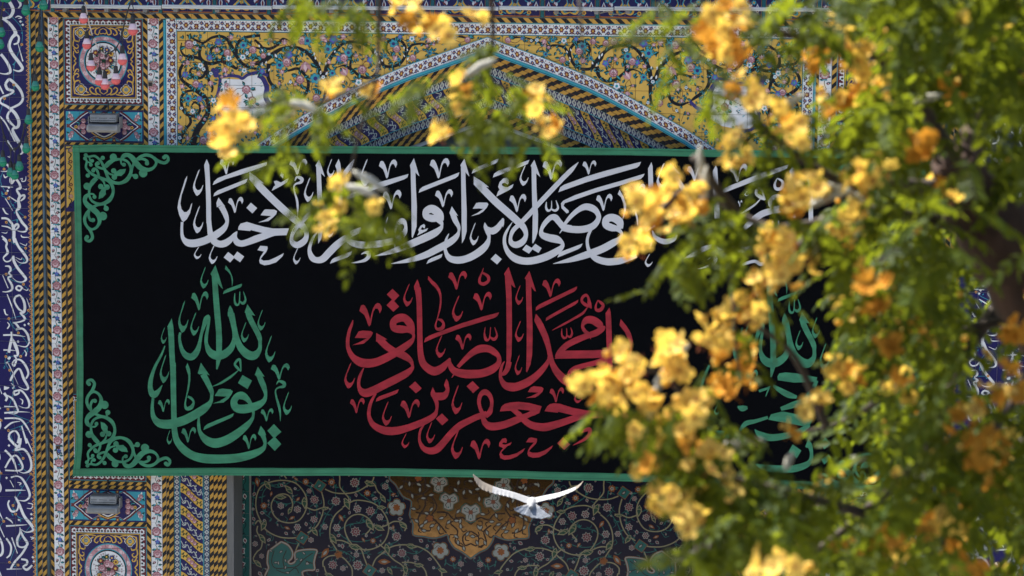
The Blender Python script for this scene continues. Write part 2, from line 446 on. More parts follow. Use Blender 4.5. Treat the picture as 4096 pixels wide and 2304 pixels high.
def build_bay(side):
    X = xl if side == 'l' else xr
    f = bay(side)
    sg = 1 if side == 'l' else -1
    # columns of slanted stripes and the painted rose strips
    for a, b, sl_, Y in ((126, 144, 1, 0.0), (145, 162, 1, 0.012), (178, 193, -1, 0.02), (237, 254, 1, 0.0), (574, 591, -1, 0.0), (638, 654, 1, 0.0)):
        A, B = vline(X, a, YS), vline(X, b, YS)
        p = backing(portal, 'stripe_border', [(X(a - .8), z) for _, z in A], [(X(b + .8), z) for _, z in B], Y)
        band(p, 'stripe_tile', A, B, Y, 'ochre', stripes(b - a, 88.6, sl_), b - a, 88.6)
    for a, b in ((194.5, 236), (592.5, 637)):
        A, B = vline(X, a, YS), vline(X, b, YS)
        p = backing(portal, 'rose_border', A, B, 0.0)
        band(p, 'rose_tile', A, B, 0.0, 'white', rose_strip, 43.0, 88.6, th=0.008, gap=0.35)
    # painted round moulding in the corner
    V, F = [], []
    x = X(170)
    tube([(x, 0.0, zl(-40)), (x, 0.0, zl(2400))], 0.0125, V, F, 10)
    meshobj('corner_moulding', V, F, [mat('moulding', (0.06, 0.10, 0.13), rough=0.4, vary=0.7, nscale=26, streak=(1, 1, .35))], None, portal, smooth=True)
    # rows of slanted stripes between the panels
    def row(y0, y1, sl_=1):
        xs = [257 + 79.2 * i for i in range(5)]
        A = [(X(x), zl(y0)) for x in xs]; B = [(X(x), zl(y1)) for x in xs]
        p = backing(portal, 'stripe_border', A, B, 0.0)
        band(p, 'stripe_tile', A, B, 0.0, 'ochre', stripes(y1 - y0, 79.2, sl_ * sg), y1 - y0, 79.2)
    row(422, 439); row(572, 582); row(1927, 1941); row(1943, 1957); row(2087, 2104)
    def mpanel(y0):                                    # square panel with the flower medallion
        y1 = y0 + 346
        o = Orn(f)
        x0, x1 = 257.0, 573.0; cx, cy = 415.0, y0 + 171
        def frame(i, c, L): o.conv([(x0 + i, y0 + i), (x1 - i, y0 + i), (x1 - i, y1 - i), (x0 + i, y1 - i)], c, L)
        frame(0, 'turq', 0.5); frame(3, 'maroon', 1)
        for k in range(13):                            # lace edge
            for ss in (0, 1):
                xx = x0 + 20 + k * (316 - 40) / 12
                o.ros(xx, y0 + 19 if ss else y1 - 19, 11, 6, 'white', 2, 0.25)
                yy = y0 + 20 + k * (346 - 40) / 12
                o.ros(x0 + 19 if ss else x1 - 19, yy, 11, 6, 'white', 2, 0.25)
        frame(19, 'white', 2.5)
        for k in range(23):
            for ss in (0, 1):
                t = k / 22; c = 'ink' if k % 2 else 'maroon'; c2 = 'turq' if k % 2 else 'navy'
                for x, y in ((x0 + 20 + t * 276, (y0 + 19) if ss else (y1 - 19)), ((x0 + 19) if ss else (x1 - 19), y0 + 20 + t * 306)):
                    o.ros(x, y, 5.2, 5, c, 3, 0.4); o.disc(x + 4, y + 3, 1.9, c2, 4, 6)
        frame(26, 'ink', 5); frame(28, 'gold', 5.5); frame(31, 'ink', 6); frame(33, 'navy', 6.5)
        for qx in (-1, 1):                             # golden scrolls, four quarters
            for qy in (-1, 1):
                def P(pts): return [(cx + qx * a, cy + qy * b, w) for a, b, w in pts]
                for pts in ([(0, 132, 2), (14, 122, 4), (10, 110, 4), (0, 112, 3)], [(10, 136, 2), (28, 128, 5), (32, 112, 5), (20, 106, 4), (16, 116, 3)],
                            [(26, 134, 4), (46, 128, 6), (56, 112, 5), (46, 104, 4), (40, 112, 3)], [(50, 132, 4), (72, 136, 5), (96, 134, 5), (112, 130, 4), (116, 116, 3)],
                            [(116, 132, 4), (118, 104, 5), (114, 84, 6), (98, 78, 5), (94, 88, 3)], [(116, 88, 5), (120, 62, 5), (106, 50, 5), (98, 60, 4), (106, 66, 3)],
                            [(118, 52, 5), (108, 34, 5), (98, 36, 4), (102, 44, 3)], [(118, 40, 3), (119, 22, 5), (110, 8, 5), (118, 0, 3)], [(60, 128, 5), (72, 118, 5), (66, 110, 3)],
                            [(96, 112, 4), (84, 98, 5), (88, 90, 3)]):
                    o.stroke(P(pts), 'gold', 7)
                ex, ey = cx + qx * 90, cy + qy * 113
                o.ros(ex, ey, 23, 4, 'white', 8, 0.22, pi / 4); o.ros(ex, ey, 20.5, 4, 'ink', 8.6, 0.22, pi / 4); o.ros(ex, ey, 17.5, 4, 'gold', 9.2, 0.22, pi / 4)
                o.ros(ex, ey, 8.5, 6, 'turq', 10, 0.4); o.disc(ex, ey, 4.5, 'maroon', 10.6); o.disc(ex, ey, 2, 'white', 11.2)
        def ell(r, c, L): o.disc(cx, cy + 1, r * 0.965, c, L, 40, r * 1.03)
        ell(101, 'turq', 8); ell(97, 'pink', 9)
        for k in range(22):
            a = 2 * pi * k / 22
            o.disc(cx + 88 * .965 * cos(a), cy + 88 * 1.03 * sin(a), 11, 'blush' if k % 2 else 'pink', 9.6, 8, 8, a + 1.2)
            o.stroke([(cx + 94 * .965 * cos(a), cy + 94 * 1.03 * sin(a), 1.2), (cx + 82 * .965 * cos(a + .1), cy + 82 * 1.03 * sin(a + .1), 1.2)], 'rose', 10.2)
        ell(80, 'turq', 11); ell(76.5, 'ink', 12); ell(71.5, 'white', 13)
        for k in range(34):
            a = 2 * pi * k / 34 + random.uniform(-.08, .08); r = random.uniform(46, 62)
            o.leaf(cx, cy, r, 6, a, 'leaf', 14)
            o.bud(cx + r * cos(a), cy + r * sin(a), 4.5, a, 14.6, 'wine')
        for k in range(26):
            a = random.uniform(0, 2 * pi); r = random.uniform(18, 48)
            o.sprig(cx + r * cos(a), cy + r * sin(a), 11, a + random.uniform(-.6, .6), 16)
        for x, y, r in ((-4, -22, 17), (-26, -4, 16), (12, -16, 15), (2, 18, 18), (-12, 8, 13), (16, 12, 13), (-22, 26, 12)): o.rosebloom(cx + x, cy + y, r, 18)
        for x, y, r, c in ((-30, -34, 11, 'wine'), (32, -30, 11, 'gold'), (30, -4, 12, 'wine'), (16, -46, 10, 'violet'), (-6, -50, 9, 'leaf'), (18, 42, 11, 'gold'), (-36, 24, 9, 'gold'), (38, 22, 8, 'turq')):
            o.daisy(cx + x, cy + y, r, c, 'gold' if c != 'gold' else 'brown', 25, 6)
        o.ros(cx + 2, cy, 10, 4, 'leaf', 29, 0.5)
        ys = [(y0, ), ]
        lx = [xl(v) for v in (257, 317.5, 403, 490, 573)]
        if side == 'r': lx = [xr(v) for v in (573, 490, 403, 317.5, 257)]
        lz = sorted(zl(v) for v in (y0, y0 + 88, y0 + 176, y0 + 264, y1))
        p = meshobj('medallion_panel', [(lx[0], 0.0, lz[0]), (lx[-1], 0.0, lz[0]), (lx[-1], 0.0, lz[-1]), (lx[0], 0.0, lz[-1])], [(0, 1, 2, 3)], [tm('grout')], None, portal)
        grid_tiles(p, 'medallion_tile', lx, lz, o, 'maroon', lambda x, z: (x, z), 0.0)
    def cpanel(y0):                                    # low cartouche panel behind the floodlight
        y1 = y0 + 128; o = Orn(f); cx, cy = 415.0, y0 + 64
        x0, x1 = 257.0, 573.0
        o.conv([(x0, y0), (x1, y0), (x1, y1), (x0, y1)], 'navy', .5); o.conv([(x0 + 5, y0 + 6), (x1 - 5, y0 + 6), (x1 - 5, y1 - 6), (x0 + 5, y1 - 6)], 'turq', 1)
        half = [(0, 54), (26, 44), (44, 44), (66, 56), (90, 40), (112, 20), (138, 2)]
        out = half + [(a, -b) for a, b in half[::-1]] + [(-a, -b) for a, b in half[1:]] + [(-a, b) for a, b in half[1:][::-1]]
        out = [(a, b) for a, b in out if True]
        for s, c, L in ((1.06, 'maroon', 2), (0.99, 'white', 3), (0.955, 'navy', 4)):
            o.poly([(cx + a * s, cy + b * (s if s < 1 else 1.1)) for a, b in out], c, L)
        for qx in (-1, 1):
            o.ros(cx + qx * 143, cy, 9, 4, 'wine', 3, 0.4)
            for qy in (-1, 1):
                for dx, dy in ((136, 44), (126, 34), (140, 30)):
                    o.leaf(cx + qx * dx, cy + qy * dy, 15, 7, qy * (1.3) if qx > 0 else pi - qy * 1.3, 'white', 5)
                    o.leaf(cx + qx * dx, cy + qy * dy, 13, 6, -qy * .5 if qx > 0 else pi + qy * .5, 'leaf', 5)
                for dx, dy in ((136, 40), (128, 28)): o.rosebloom(cx + qx * dx, cy + qy * dy, 9, 6)
            for dx, dy in ((84, -20), (92, 0), (82, 20), (104, 6), (98, -12)):
                o.sprig(cx + qx * dx, cy + dy, 13, 0 if qx > 0 else pi, 5); o.sprig(cx + qx * dx, cy + dy, 12, 1.2 + dy, 5)
            for dx, dy, r in ((82, -20, 11), (84, 2, 14), (82, 24, 11), (100, 6, 9)): o.rosebloom(cx + qx * dx, cy + dy, r, 7)
            o.daisy(cx + qx * 112, cy + 4, 7, 'gold', 'brown', 8)
            o.stroke([(cx + qx * 60, cy - 30, 2), (cx + qx * 50, cy - 40, 2.5), (cx + qx * 42, cy - 34, 2)], 'white', 6)
            o.daisy(cx + qx * 40, cy + 56, 8, 'wine', 'gold', 8); o.daisy(cx + qx * 40, cy - 56, 8, 'wine', 'gold', 8)
        o.stroke([(cx - 50, cy + 26, 4), (cx - 24, cy + 42, 4), (cx, cy + 50, 4), (cx + 24, cy + 42, 4), (cx + 50, cy + 26, 4)], 'gold', 9)
        o.stroke([(cx - 44, cy + 20, 4), (cx - 20, cy + 34, 5), (cx, cy + 42, 5), (cx + 20, cy + 34, 5), (cx + 44, cy + 20, 4)], 'white', 9)
        lx = [xl(v) for v in (257, 317.5, 403, 490, 573)]
        if side == 'r': lx = [xr(v) for v in (573, 490, 403, 317.5, 257)]
        lz = sorted(zl(v) for v in (y0, y0 + 42, y1))
        p = meshobj('cartouche_panel', [(lx[0], 0.0, lz[0]), (lx[-1], 0.0, lz[0]), (lx[-1], 0.0, lz[-1]), (lx[0], 0.0, lz[-1])], [(0, 1, 2, 3)], [tm('grout')], None, portal)
        grid_tiles(p, 'cartouche_tile', lx, lz, o, 'navy', lambda x, z: (x, z), 0.0)
    mpanel(75); cpanel(442); mpanel(1579); cpanel(1959); mpanel(2106)
    # narrow stripes and a slip of an arch panel beside the banner
    ya = [850 + 88.6 * i for i in range(13)]
    A = [(X(262), zl(y)) for y in ya]; B = [(X(279), zl(y)) for y in ya]
    p = backing(portal, 'stripe_border', A, B, -0.004)
    band(p, 'stripe_tile', A, B, -0.004, 'ochre', stripes(17, 88.6, 1), 17, 88.6)
    o = Orn(f)
    o.conv([(257, 584), (330, 584), (330, 850), (257, 850)], 'navy', .4); o.conv([(261, 588), (330, 588), (330, 760), (261, 836)], 'yellow', 1)
    for k in range(5):
        o.stroke([(268, 610 + k * 46, 3), (282, 622 + k * 46, 4), (272, 640 + k * 46, 4), (284, 650 + k * 46, 3)], 'ink', 2)
        o.daisy(280, 604 + k * 46, 7, 'wine' if k % 2 else 'pink', 'gold', 3); o.sprig(270, 600 + k * 46, 8, 1.2, 2)
    lx = sorted([X(257), X(330)]); lz = sorted(zl(v) for v in (584, 681, 770, 850))
    p = meshobj('arch_panel', [(lx[0], 0.0, lz[0]), (lx[-1], 0.0, lz[0]), (lx[-1], 0.0, lz[-1]), (lx[0], 0.0, lz[-1])], [(0, 1, 2, 3)], [tm('grout')], None, portal)
    grid_tiles(p, 'arch_tile', lx, lz, o, 'yellow', lambda x, z: (x, z), 0.0)
build_bay('l'); build_bay('r')

# top course of slanted stripes, frieze above it
def top_rows():
    x0, x1 = xl(178), xr(178)
    n = 36; k = (x1 - x0) / n
    za, zb = zl(52), zl(72)
    A = [(x0 + k * i, za) for i in range(n + 1)]; B = [(x0 + k * i, zb) for i in range(n + 1)]
    p = backing(portal, 'stripe_border', [(a, z + .004) for a, z in A], [(a, z - .004) for a, z in B], -0.01)
    band(p, 'stripe_tile', A, B, -0.01, 'ochre', stripes(20, k / PXM, -1, 43), 20, k / PXM, th=0.012)
    pitch = 217 * PXM; X0 = W(427, 30)[0]
    i0, i1 = -3, 17
    frz = box('frieze_wall', xl(-300), xr(-300), 0.0, 1.2, zl(50), zl(-420), tm('grout'), portal)
    for i in range(i0, i1):
        xa = X0 + i * pitch + 0.018; xb = X0 + (i + 1) * pitch - 0.018
        cx = (xa + xb) / 2
        for ra, rb in ((48, -48), (-56, -150)):
            o = Orn(lambda x, y: (cx + x * PXM, zl(ra) - 0.0 + y * PXM))
            h = ra - rb
            o.conv([(-108, 0), (108, 0), (108, h), (-108, h)], 'orange', .4); o.conv([(-98, 5), (98, 5), (98, h - 5), (-98, h - 5)], 'navy', 1)
            for q in (-1, 1):
                o.stroke([(0, 20, 4), (q * 22, 14, 7), (q * 32, 28, 8), (q * 18, 44, 7), (q * 10, 62, 5), (q * 22, 84, 4)], 'gold', 3)
                o.stroke([(q * 10, 20, 3), (q * 22, 22, 5), (q * 20, 36, 4), (q * 8, 50, 4), (q * 14, 76, 4)], 'turq', 4)
                o.stroke([(q * 34, 12, 3), (q * 54, 26, 4), (q * 60, 50, 4), (q * 40, 66, 4), (q * 50, 86, 4)], 'turq', 2)
                o.leaf(q * 52, 40, 24, 13, 2.0 if q < 0 else 1.1, 'blush', 3); o.leaf(q * 52, 40, 24, 9, 2.5 if q < 0 else .6, 'wine', 3); o.leaf(q * 52, 42, 18, 8, 1.57, 'white', 3)
                o.leaf(q * 84, 22, 40, 15, 1.57, 'white', 3); o.leaf(q * 84, 26, 30, 9, 1.57, 'wine', 4)
                o.daisy(q * 56, 18, 9, 'gold', 'wine', 4); o.daisy(q * 70, 66, 10, 'turq', 'gold', 4)
                o.leaf(q * 44, 8, 16, 5, 0 if q > 0 else pi, 'turq', 3)
            o.ros(0, 46, 9, 5, 'gold', 5, .4)
            zz = sorted((zl(ra), zl(rb)))
            p = meshobj('frieze_panel', [(xa, -0.004, zz[0]), (xb, -0.004, zz[0]), (xb, -0.004, zz[1]), (xa, -0.004, zz[1])], [(0, 1, 2, 3)], [tm('grout')], None, portal)
            w3 = [xa + (xb - xa) * t / 2 for t in range(3)]
            grid_tiles(p, 'frieze_tile', w3, zz, o, 'navy', lambda x, z: (x, z), -0.004)
        box('frieze_post', xa - 0.034, xa - 0.002, -0.02, 0.0, zl(50), zl(-160), tm('teal'), portal, 0.006)
top_rows()

# ---- spandrel: white flower border, yellow field, black scrolls
def T1(s): return [tuple([*W(a / 2.5156, b / 2.5156)] + ([c * PXM / 2.5156] if c is not None else [])) for a, b, c in [(*p, None)[:3] if len(p) < 3 else p for p in nums(s)]]
def T2(s): return [tuple([*W(1024 + a / 2.5156, b / 2.5156)] + ([c * PXM / 2.5156] if c is not None else [])) for a, b, c in [(*p, None)[:3] if len(p) < 3 else p for p in nums(s)]]
SCROLL1 = """1880,350,20 1930,380,30 1990,410,25 2050,430,30 2130,380,35 2220,365,40 2290,400,45 2330,470,60 2380,560,50 2440,640,45 2520,680,40 2580,690,30
2060,420,25 2020,480,35 2010,560,45 2050,620,50 2140,640,45 2230,600,40 2245,530,35 2200,480,35 2140,480,40 2120,530,35 2150,560,30
1830,430,15 1820,500,25 1860,560,35 1940,570,45 2030,600,45 2080,670,45 2090,760,45 2110,830,40 2140,880,35 2130,930,20
1930,580,40 1850,640,40 1810,720,45 1830,800,45 1900,860,50 2000,930,60 2080,1000,60 2100,1100,60 2060,1200,80 1990,1300,85 1940,1449,90 1900,1600,80
2060,640,20 2070,720,40 2030,780,40 1960,780,40 1915,730,35 1930,690,30 1980,690,25 1990,720,15
1960,910,30 1880,920,35 1830,970,40 1830,1060,45 1870,1140,45 1950,1170,40 2010,1120,40 2010,1060,35 1960,1030,30 1930,1060,20
1900,1150,35 1920,1230,40 1870,1300,35 1830,1380,35 1820,1449,30
2100,1260,50 2180,1250,40 2270,1290,40 2340,1380,40 2350,1500,40
2620,360,40 2580,360,40 2460,380,40 2390,440,45 2380,540,45
2640,500,30 2576,480,30 2490,500,25 2480,560,25 2530,590,25 2600,585,25
2120,580,35 2220,610,45 2330,660,50 2380,690,35 2390,660,15"""
SCROLL2 = """-10,640,50 60,620,80 150,560,70 260,490,45 380,475,45 470,500,45 560,570,60 620,660,60 650,740,60 700,840,40 700,920,40 680,1000,30 640,1060,20
130,640,60 120,760,50 160,850,45 250,920,45 300,960,20
260,710,15 330,710,30 420,690,40 480,740,40 520,800,40 525,880,45 480,970,45 400,1000,40 320,970,20
430,550,15 400,590,30 420,660,35
700,740,60 720,640,60 780,540,50 860,450,40 960,420,40 1080,440,40 1170,500,50 1210,560,80 1260,610,60 1290,660,45 1370,670,40 1450,640,40 1500,570,40 1540,490,40 1580,450,35 1680,440,30 1740,470,20
660,740,100 695,780,70 700,860,44 700,900,40
1240,640,70 1210,740,45 1130,785,40 1040,760,40 980,710,40 930,680,45 880,660,25 810,680,10
990,530,12 960,580,25 950,660,35 960,720,30
1490,590,40 1510,500,40 1470,420,40 1400,395,40 1330,420,35 1310,490,35 1350,550,15
60,480,40 140,490,40 220,450,35 270,390,30 340,410,10
-10,400,30 40,450,40 70,490,40
1700,450,15 1780,430,24 1850,400,24 1950,370,18 2060,370,26 2150,390,28"""
CARTO1 = """2220,780,25 2300,760,30 2400,770,30 2440,790,30 2500,750,30 2600,730,30 2700,760,30
2220,780,30 2205,900,30 2190,960,25 2230,1000,25 2200,1080,25 2210,1150,30 2280,1230,30 2400,1240,28"""
CARTO2 = """20,760,40 70,790,45 110,880,50 100,980,50 150,1050,45 230,1030,35 310,960,30"""
ROSE1 = "1905,448,48 2290,530,38 1975,845,38 2050,1410,45 2545,500,40 2480,900,44 2540,1010,40"
ROSE2 = "310,625,48 885,580,42 1070,385,40 1415,490,40 610,985,40 1580,580,35 145,400,30 465,405,45 1150,405,35 1280,390,32 75,560,30 445,800,45 1070,700,45 2130,400,32"
BUD1 = "2350,380,28 1910,640,28 2185,525,25 1980,735,25 1825,890,28 1840,1270,35 2060,1075,25 2000,1205,25 1885,1410,25 2195,1310,28 2260,675,32 2125,810,32 2520,625,30 2260,870,26 2330,960,26"
BUD2 = "500,620,55 285,450,30 905,375,30 640,375,35 910,760,45 930,880,30 1390,610,32 1755,380,30 265,745,25 1030,560,25 750,640,22 690,395,22 390,940,22"
TURQ1 = "2450,455,38 1895,990,38 2095,1360,42"
TURQ2 = "520,410,40 725,495,45 240,655,42 600,790,50 930,530,40 1385,440,40 1750,530,25 1300,560,22 770,735,32 1680,390,20 190,960,26"
BLUE1 = "2200,420,32 2110,580,30 2305,585,28 1865,750,30 2020,660,28 2020,860,25 2010,995,28 1940,1120,25 2445,575,28 2150,1010,28 2150,1190,22 2460,710,26"
BLUE2 = "780,395,40 330,550,38 1150,605,30 840,590,30 1450,370,20 1035,830,35 1570,390,28 65,715,28 1840,390,18 1990,380,14"
DROPS2 = "590,540,10 600,585,10 640,640,12 700,640,11 648,730,13 702,735,13 740,600,10 790,515,10 210,560,14 100,630,11 60,645,11 125,700,11 1215,545,13 1195,520,12 1240,625,10 1275,605,10 1500,560,9 1520,590,10 1495,480,9 1530,500,9 40,460,9 70,505,9"
def arch_line(px):
    P = [(880, 700), (1050, 560), (1160, 490), (1286, 418), (1453, 334), (1620, 262), (1716, 229), (1950, 146), (2048, 185), (2167, 227), (2382, 314), (2537, 397), (2740, 513), (2835, 576), (2960, 665), (3060, 745)]
    for (a, b), (c, d) in zip(P, P[1:]):
        if px <= c: return b + (d - b) * (px - a) / (c - a)
    return P[-1][1]
def spandrel():
    XM = XA
    xs = [W(710 + 0, 300)[0]] + [W(743 + 88.3 * i, 300)[0] for i in range(14)] + [XA]
    xs += [2 * XA - x for x in xs[:-1][::-1]]
    zs = sorted(W(1500, y)[1] for y in (135.5, 172, 260, 349, 438, 527, 600))
    for side in (1, -1):
        o = Orn()
        mir = (lambda P: P) if side == 1 else (lambda P: [(2 * XM - p[0],) + tuple(p[1:]) for p in P])
        for txt, T in ((SCROLL1, T1), (SCROLL2, T2)):
            for line in txt.split('\n'): o.stroke([(a, b, w * .72) for a, b, w in mir(T(line))], 'ink', 1.5)
        for line in CARTO1.split('\n'): o.stroke(mir(T1(line)), 'violet', 4)
        for line in CARTO2.split('\n'): o.stroke(mir(T2(line)), 'violet', 4)
        o.poly(mir(T1("2232,790 2430,800 2500,765 2600,750 2680,830 2690,960 2760,1040 2700,1120 2560,1200 2400,1225 2290,1215 2220,1150 2215,1080 2240,1000 2205,950 2225,880")), 'white', 2)
        for x, z, w in mir(T1("2150,710,28 2200,708,28 2175,752,30 2215,770,22")): o.disc(x, z, w, 'violet', 5)
        rng = random.Random(3)
        K = PXM / 2.5156
        spots = []
        for txt, T, kind in ((ROSE1, T1, 'r'), (ROSE2, T2, 'r'), (BUD1, T1, 'b'), (BUD2, T2, 'b'), (TURQ1, T1, 't'), (TURQ2, T2, 't'), (BLUE1, T1, 'w'), (BLUE2, T2, 'w')):
            for x, z, r in mir(T(txt)): spots.append((x, z, r * 1.04, kind))
        # thin brown twigs between neighbouring flowers
        for i, (x, z, r, k) in enumerate(spots):
            best = sorted(spots, key=lambda q: (q[0] - x) ** 2 + (q[1] - z) ** 2)[1:3]
            for q in best[:1 + i % 2]:
                dx, dz = q[0] - x, q[1] - z
                if hypot(dx, dz) < 0.26:
                    o.stroke([(x, z, .004), (x + dx * .5 - dz * .25, z + dz * .5 + dx * .25, .0045), (q[0], q[1], .0035)], 'brown', 3)
        for x, z, r, k in spots:
            for j in range(5):
                a = rng.uniform(0, 2 * pi)
                o.sprig(x + cos(a) * r * .9, z + sin(a) * r * .9, r * rng.uniform(.5, .75) + .012, a + rng.uniform(-.6, .6), 5)
        for x, z, r, k in spots:
            if k == 'r': o.rosebloom(x, z, r, 7)
            elif k == 'b': o.bud(x, z, r * 1.35, rng.uniform(0, 6.28), 7)
            elif k == 't': o.daisy(x, z, r, 'turq', 'violet', 7, 6, 'teal')
            else: o.daisy(x, z, r, 'white' if rng.random() < .5 else 'blue', 'turq', 7, 5, 'violet')
        for n in range(150):
            x = rng.uniform(xs[0], XA - .05); z = rng.uniform(zs[0], zs[-1] - .02); r = rng.uniform(.011, .019)
            if side == -1: x = 2 * XA - x
            if min((q[0] - x) ** 2 + (q[1] - z) ** 2 for q in spots) < .0016: continue
            spots.append((x, z, r, rng.choice('rbtwbw')))
            o.stroke([(x, z, .004), (x + rng.uniform(-.05, .05), z + rng.uniform(-.05, .05), .005), (x + rng.uniform(-.09, .09), z + rng.uniform(-.09, .09), .003)], 'brown', 1.2)
        for x, z, r, k in spots[-150:]:
            if r < .0195:
                for j in range(3): o.sprig(x, z, r * .9 + .008, rng.uniform(0, 6.28), 5)
                if k == 'r': o.rosebloom(x, z, r, 7)
                elif k == 'b': o.bud(x, z, r * 1.3, rng.uniform(0, 6.28), 7)
                elif k == 't': o.daisy(x, z, r, 'turq', 'violet', 7, 6, 'teal')
                else: o.daisy(x, z, r, 'white', 'turq', 7, 5, 'violet')
        for n in range(900):                           # loose leaves over the ground
            x = rng.uniform(xs[0], XA) ; z = rng.uniform(zs[0], zs[-1])
            if side == -1: x = 2 * XA - x
            o.sprig(x, z, rng.uniform(.020, .032), rng.uniform(0, 6.28), 1.0)
        for x, z, w in mir(T2(DROPS2)): o.leaf(x, z - w * 1.6, w * 3.4, w * 1.5, 1.57 + rng.uniform(-.6, .6), 'white', 3)
        # field tiles, cut off along the pointed arch
        mine = [x for x in xs if (x <= XA + 1e-6) == (side == 1) or abs(x - XA) < 1e-6]
        p = meshobj('spandrel_panel', [], [], [tm('grout')], None, portal) if False else None
        cells = {}
        for T in o.T:
            px = [q[0] for q in T[0]]; pz = [q[1] for q in T[0]]
            for i in range(max(0, bisect_right(mine, min(px)) - 1), min(len(mine) - 2, bisect_right(mine, max(px)) - 1) + 1):
                for j in range(max(0, bisect_right(zs, min(pz)) - 1), min(len(zs) - 2, bisect_right(zs, max(pz)) - 1) + 1):
                    cells.setdefault((i, j), []).append(T)
        BV, BF = [], []
        body = bpy.data.objects.new('spandrel_panel', bpy.data.meshes.new('spandrel_panel')); link(body, portal)
        body.matrix_parent_inverse = Matrix.Translation(-WORLD[portal])
        for i in range(len(mine) - 1):
            for j in range(len(zs) - 1):
                x0, x1, z0, z1 = mine[i], mine[i + 1], zs[j], zs[j + 1]
                def za(x):
                    px = 2048 + (x - 0.0) / PXM           # arch line under this tile, half hidden by the arch border
                    lo, hi = 800, 3100
                    for _ in range(30):
                        m_ = (lo + hi) / 2
                        if W(m_, 300)[0] < x: lo = m_
                        else: hi = m_
                    return W(lo, arch_line(lo) + 26)[1]
                a, b = za(x0), za(x1)
                g = 0.0017
                sh = [(x0 + g, z0 + g), (x1 - g, z0 + g), (x1 - g, z1 - g), (x0 + g, z1 - g)]
                def above(poly):
                    out = []; n = len(poly)
                    fn = lambda q: q[1] - (a + (b - a) * (q[0] - x0) / (x1 - x0))
                    for t in range(n):
                        u, v = poly[t], poly[(t + 1) % n]; fu, fv = fn(u), fn(v)
                        if fu >= 0: out.append(u)
                        if (fu >= 0) != (fv >= 0):
                            s = fu / (fu - fv); out.append((u[0] + (v[0] - u[0]) * s, u[1] + (v[1] - u[1]) * s))
                    return out
                sh = above(sh)
                if len(sh) < 3: continue
                V = [(q[0], -0.006, q[1]) for q in sh] + [(q[0], 0.0, q[1]) for q in sh]; n = len(sh)
                F = [tuple(range(n))] + [(t, n + t, n + (t + 1) % n, (t + 1) % n) for t in range(n)]
                mats = [tm('yellow')]; ix = {'yellow': 0}; MI = [0] * len(F)
                for pts, col, h in cells.get((i, j), []):
                    q = cutbox(pts, x0 + g, z0 + g, x1 - g, z1 - g)
                    q = above(q) if q else None
                    if not q or len(q) < 3: continue
                    if col not in ix: ix[col] = len(mats); mats.append(tm(col))
                    k = len(V); V += [(m_[0], -0.006 - h, m_[1]) for m_ in q]; F.append(tuple(range(k, k + len(q)))); MI.append(ix[col])
                meshobj('spandrel_tile', V, F, mats, MI, body)
                k = len(BV); BV += [(q[0], 0.0004, q[1]) for q in sh]; BF.append(tuple(range(k, k + n)))
        body.data.from_pydata(BV, [], BF); body.data.materials.append(tm('grout'))
    # the white border along the top and down both sides
    za, zb = W(1500, 86)[1], W(1500, 134.5)[1]
    n = 15; xa = xs[0] - 0.012
    A = [(xa + (XA - xa) * i / n, za) for i in range(n + 1)]; A += [(2 * XA - p[0], p[1]) for p in A[:-1][::-1]]
    B = [(p[0], zb) for p in A]
    p = backing(portal, 'flower_border', A, B, 0.0)
    band(p, 'border_tile', A, B, 0.0, 'white', border_flowers, 41.0, 88.0, gap=.4)
    for sx in (1, -1):
        mx = (lambda x: x) if sx == 1 else (lambda x: 2 * XA - x)
        zz = [za - 0.1 * 0 - 88.6 * PXM * i for i in range(7)]
        x0, x1 = W(664, 300)[0], W(709, 300)[0]
        A = [(mx(x0), z) for z in zz]; B = [(mx(x1), z) for z in zz]
        p = backing(portal, 'flower_border', A, B, 0.0)
        band(p, 'border_tile', A, B, 0.0, 'white', border_flowers, 41.0, 88.0, gap=.4)
        xe = W(655.5, 300)[0]
        a_, b_ = sorted((mx(xe), mx(x0 - .001)))
        box('glazed_edge', a_, b_, -0.012, 0.0, zz[-1], zl(77), tm('turq'), portal, 0.003)
    box('glazed_edge', W(655.5, 300)[0], 2 * XA - W(655.5, 300)[0], -0.0125, 0.0, W(1500, 85.5)[1], W(1500, 79)[1], tm('turq'), portal, 0.003)
spandrel()

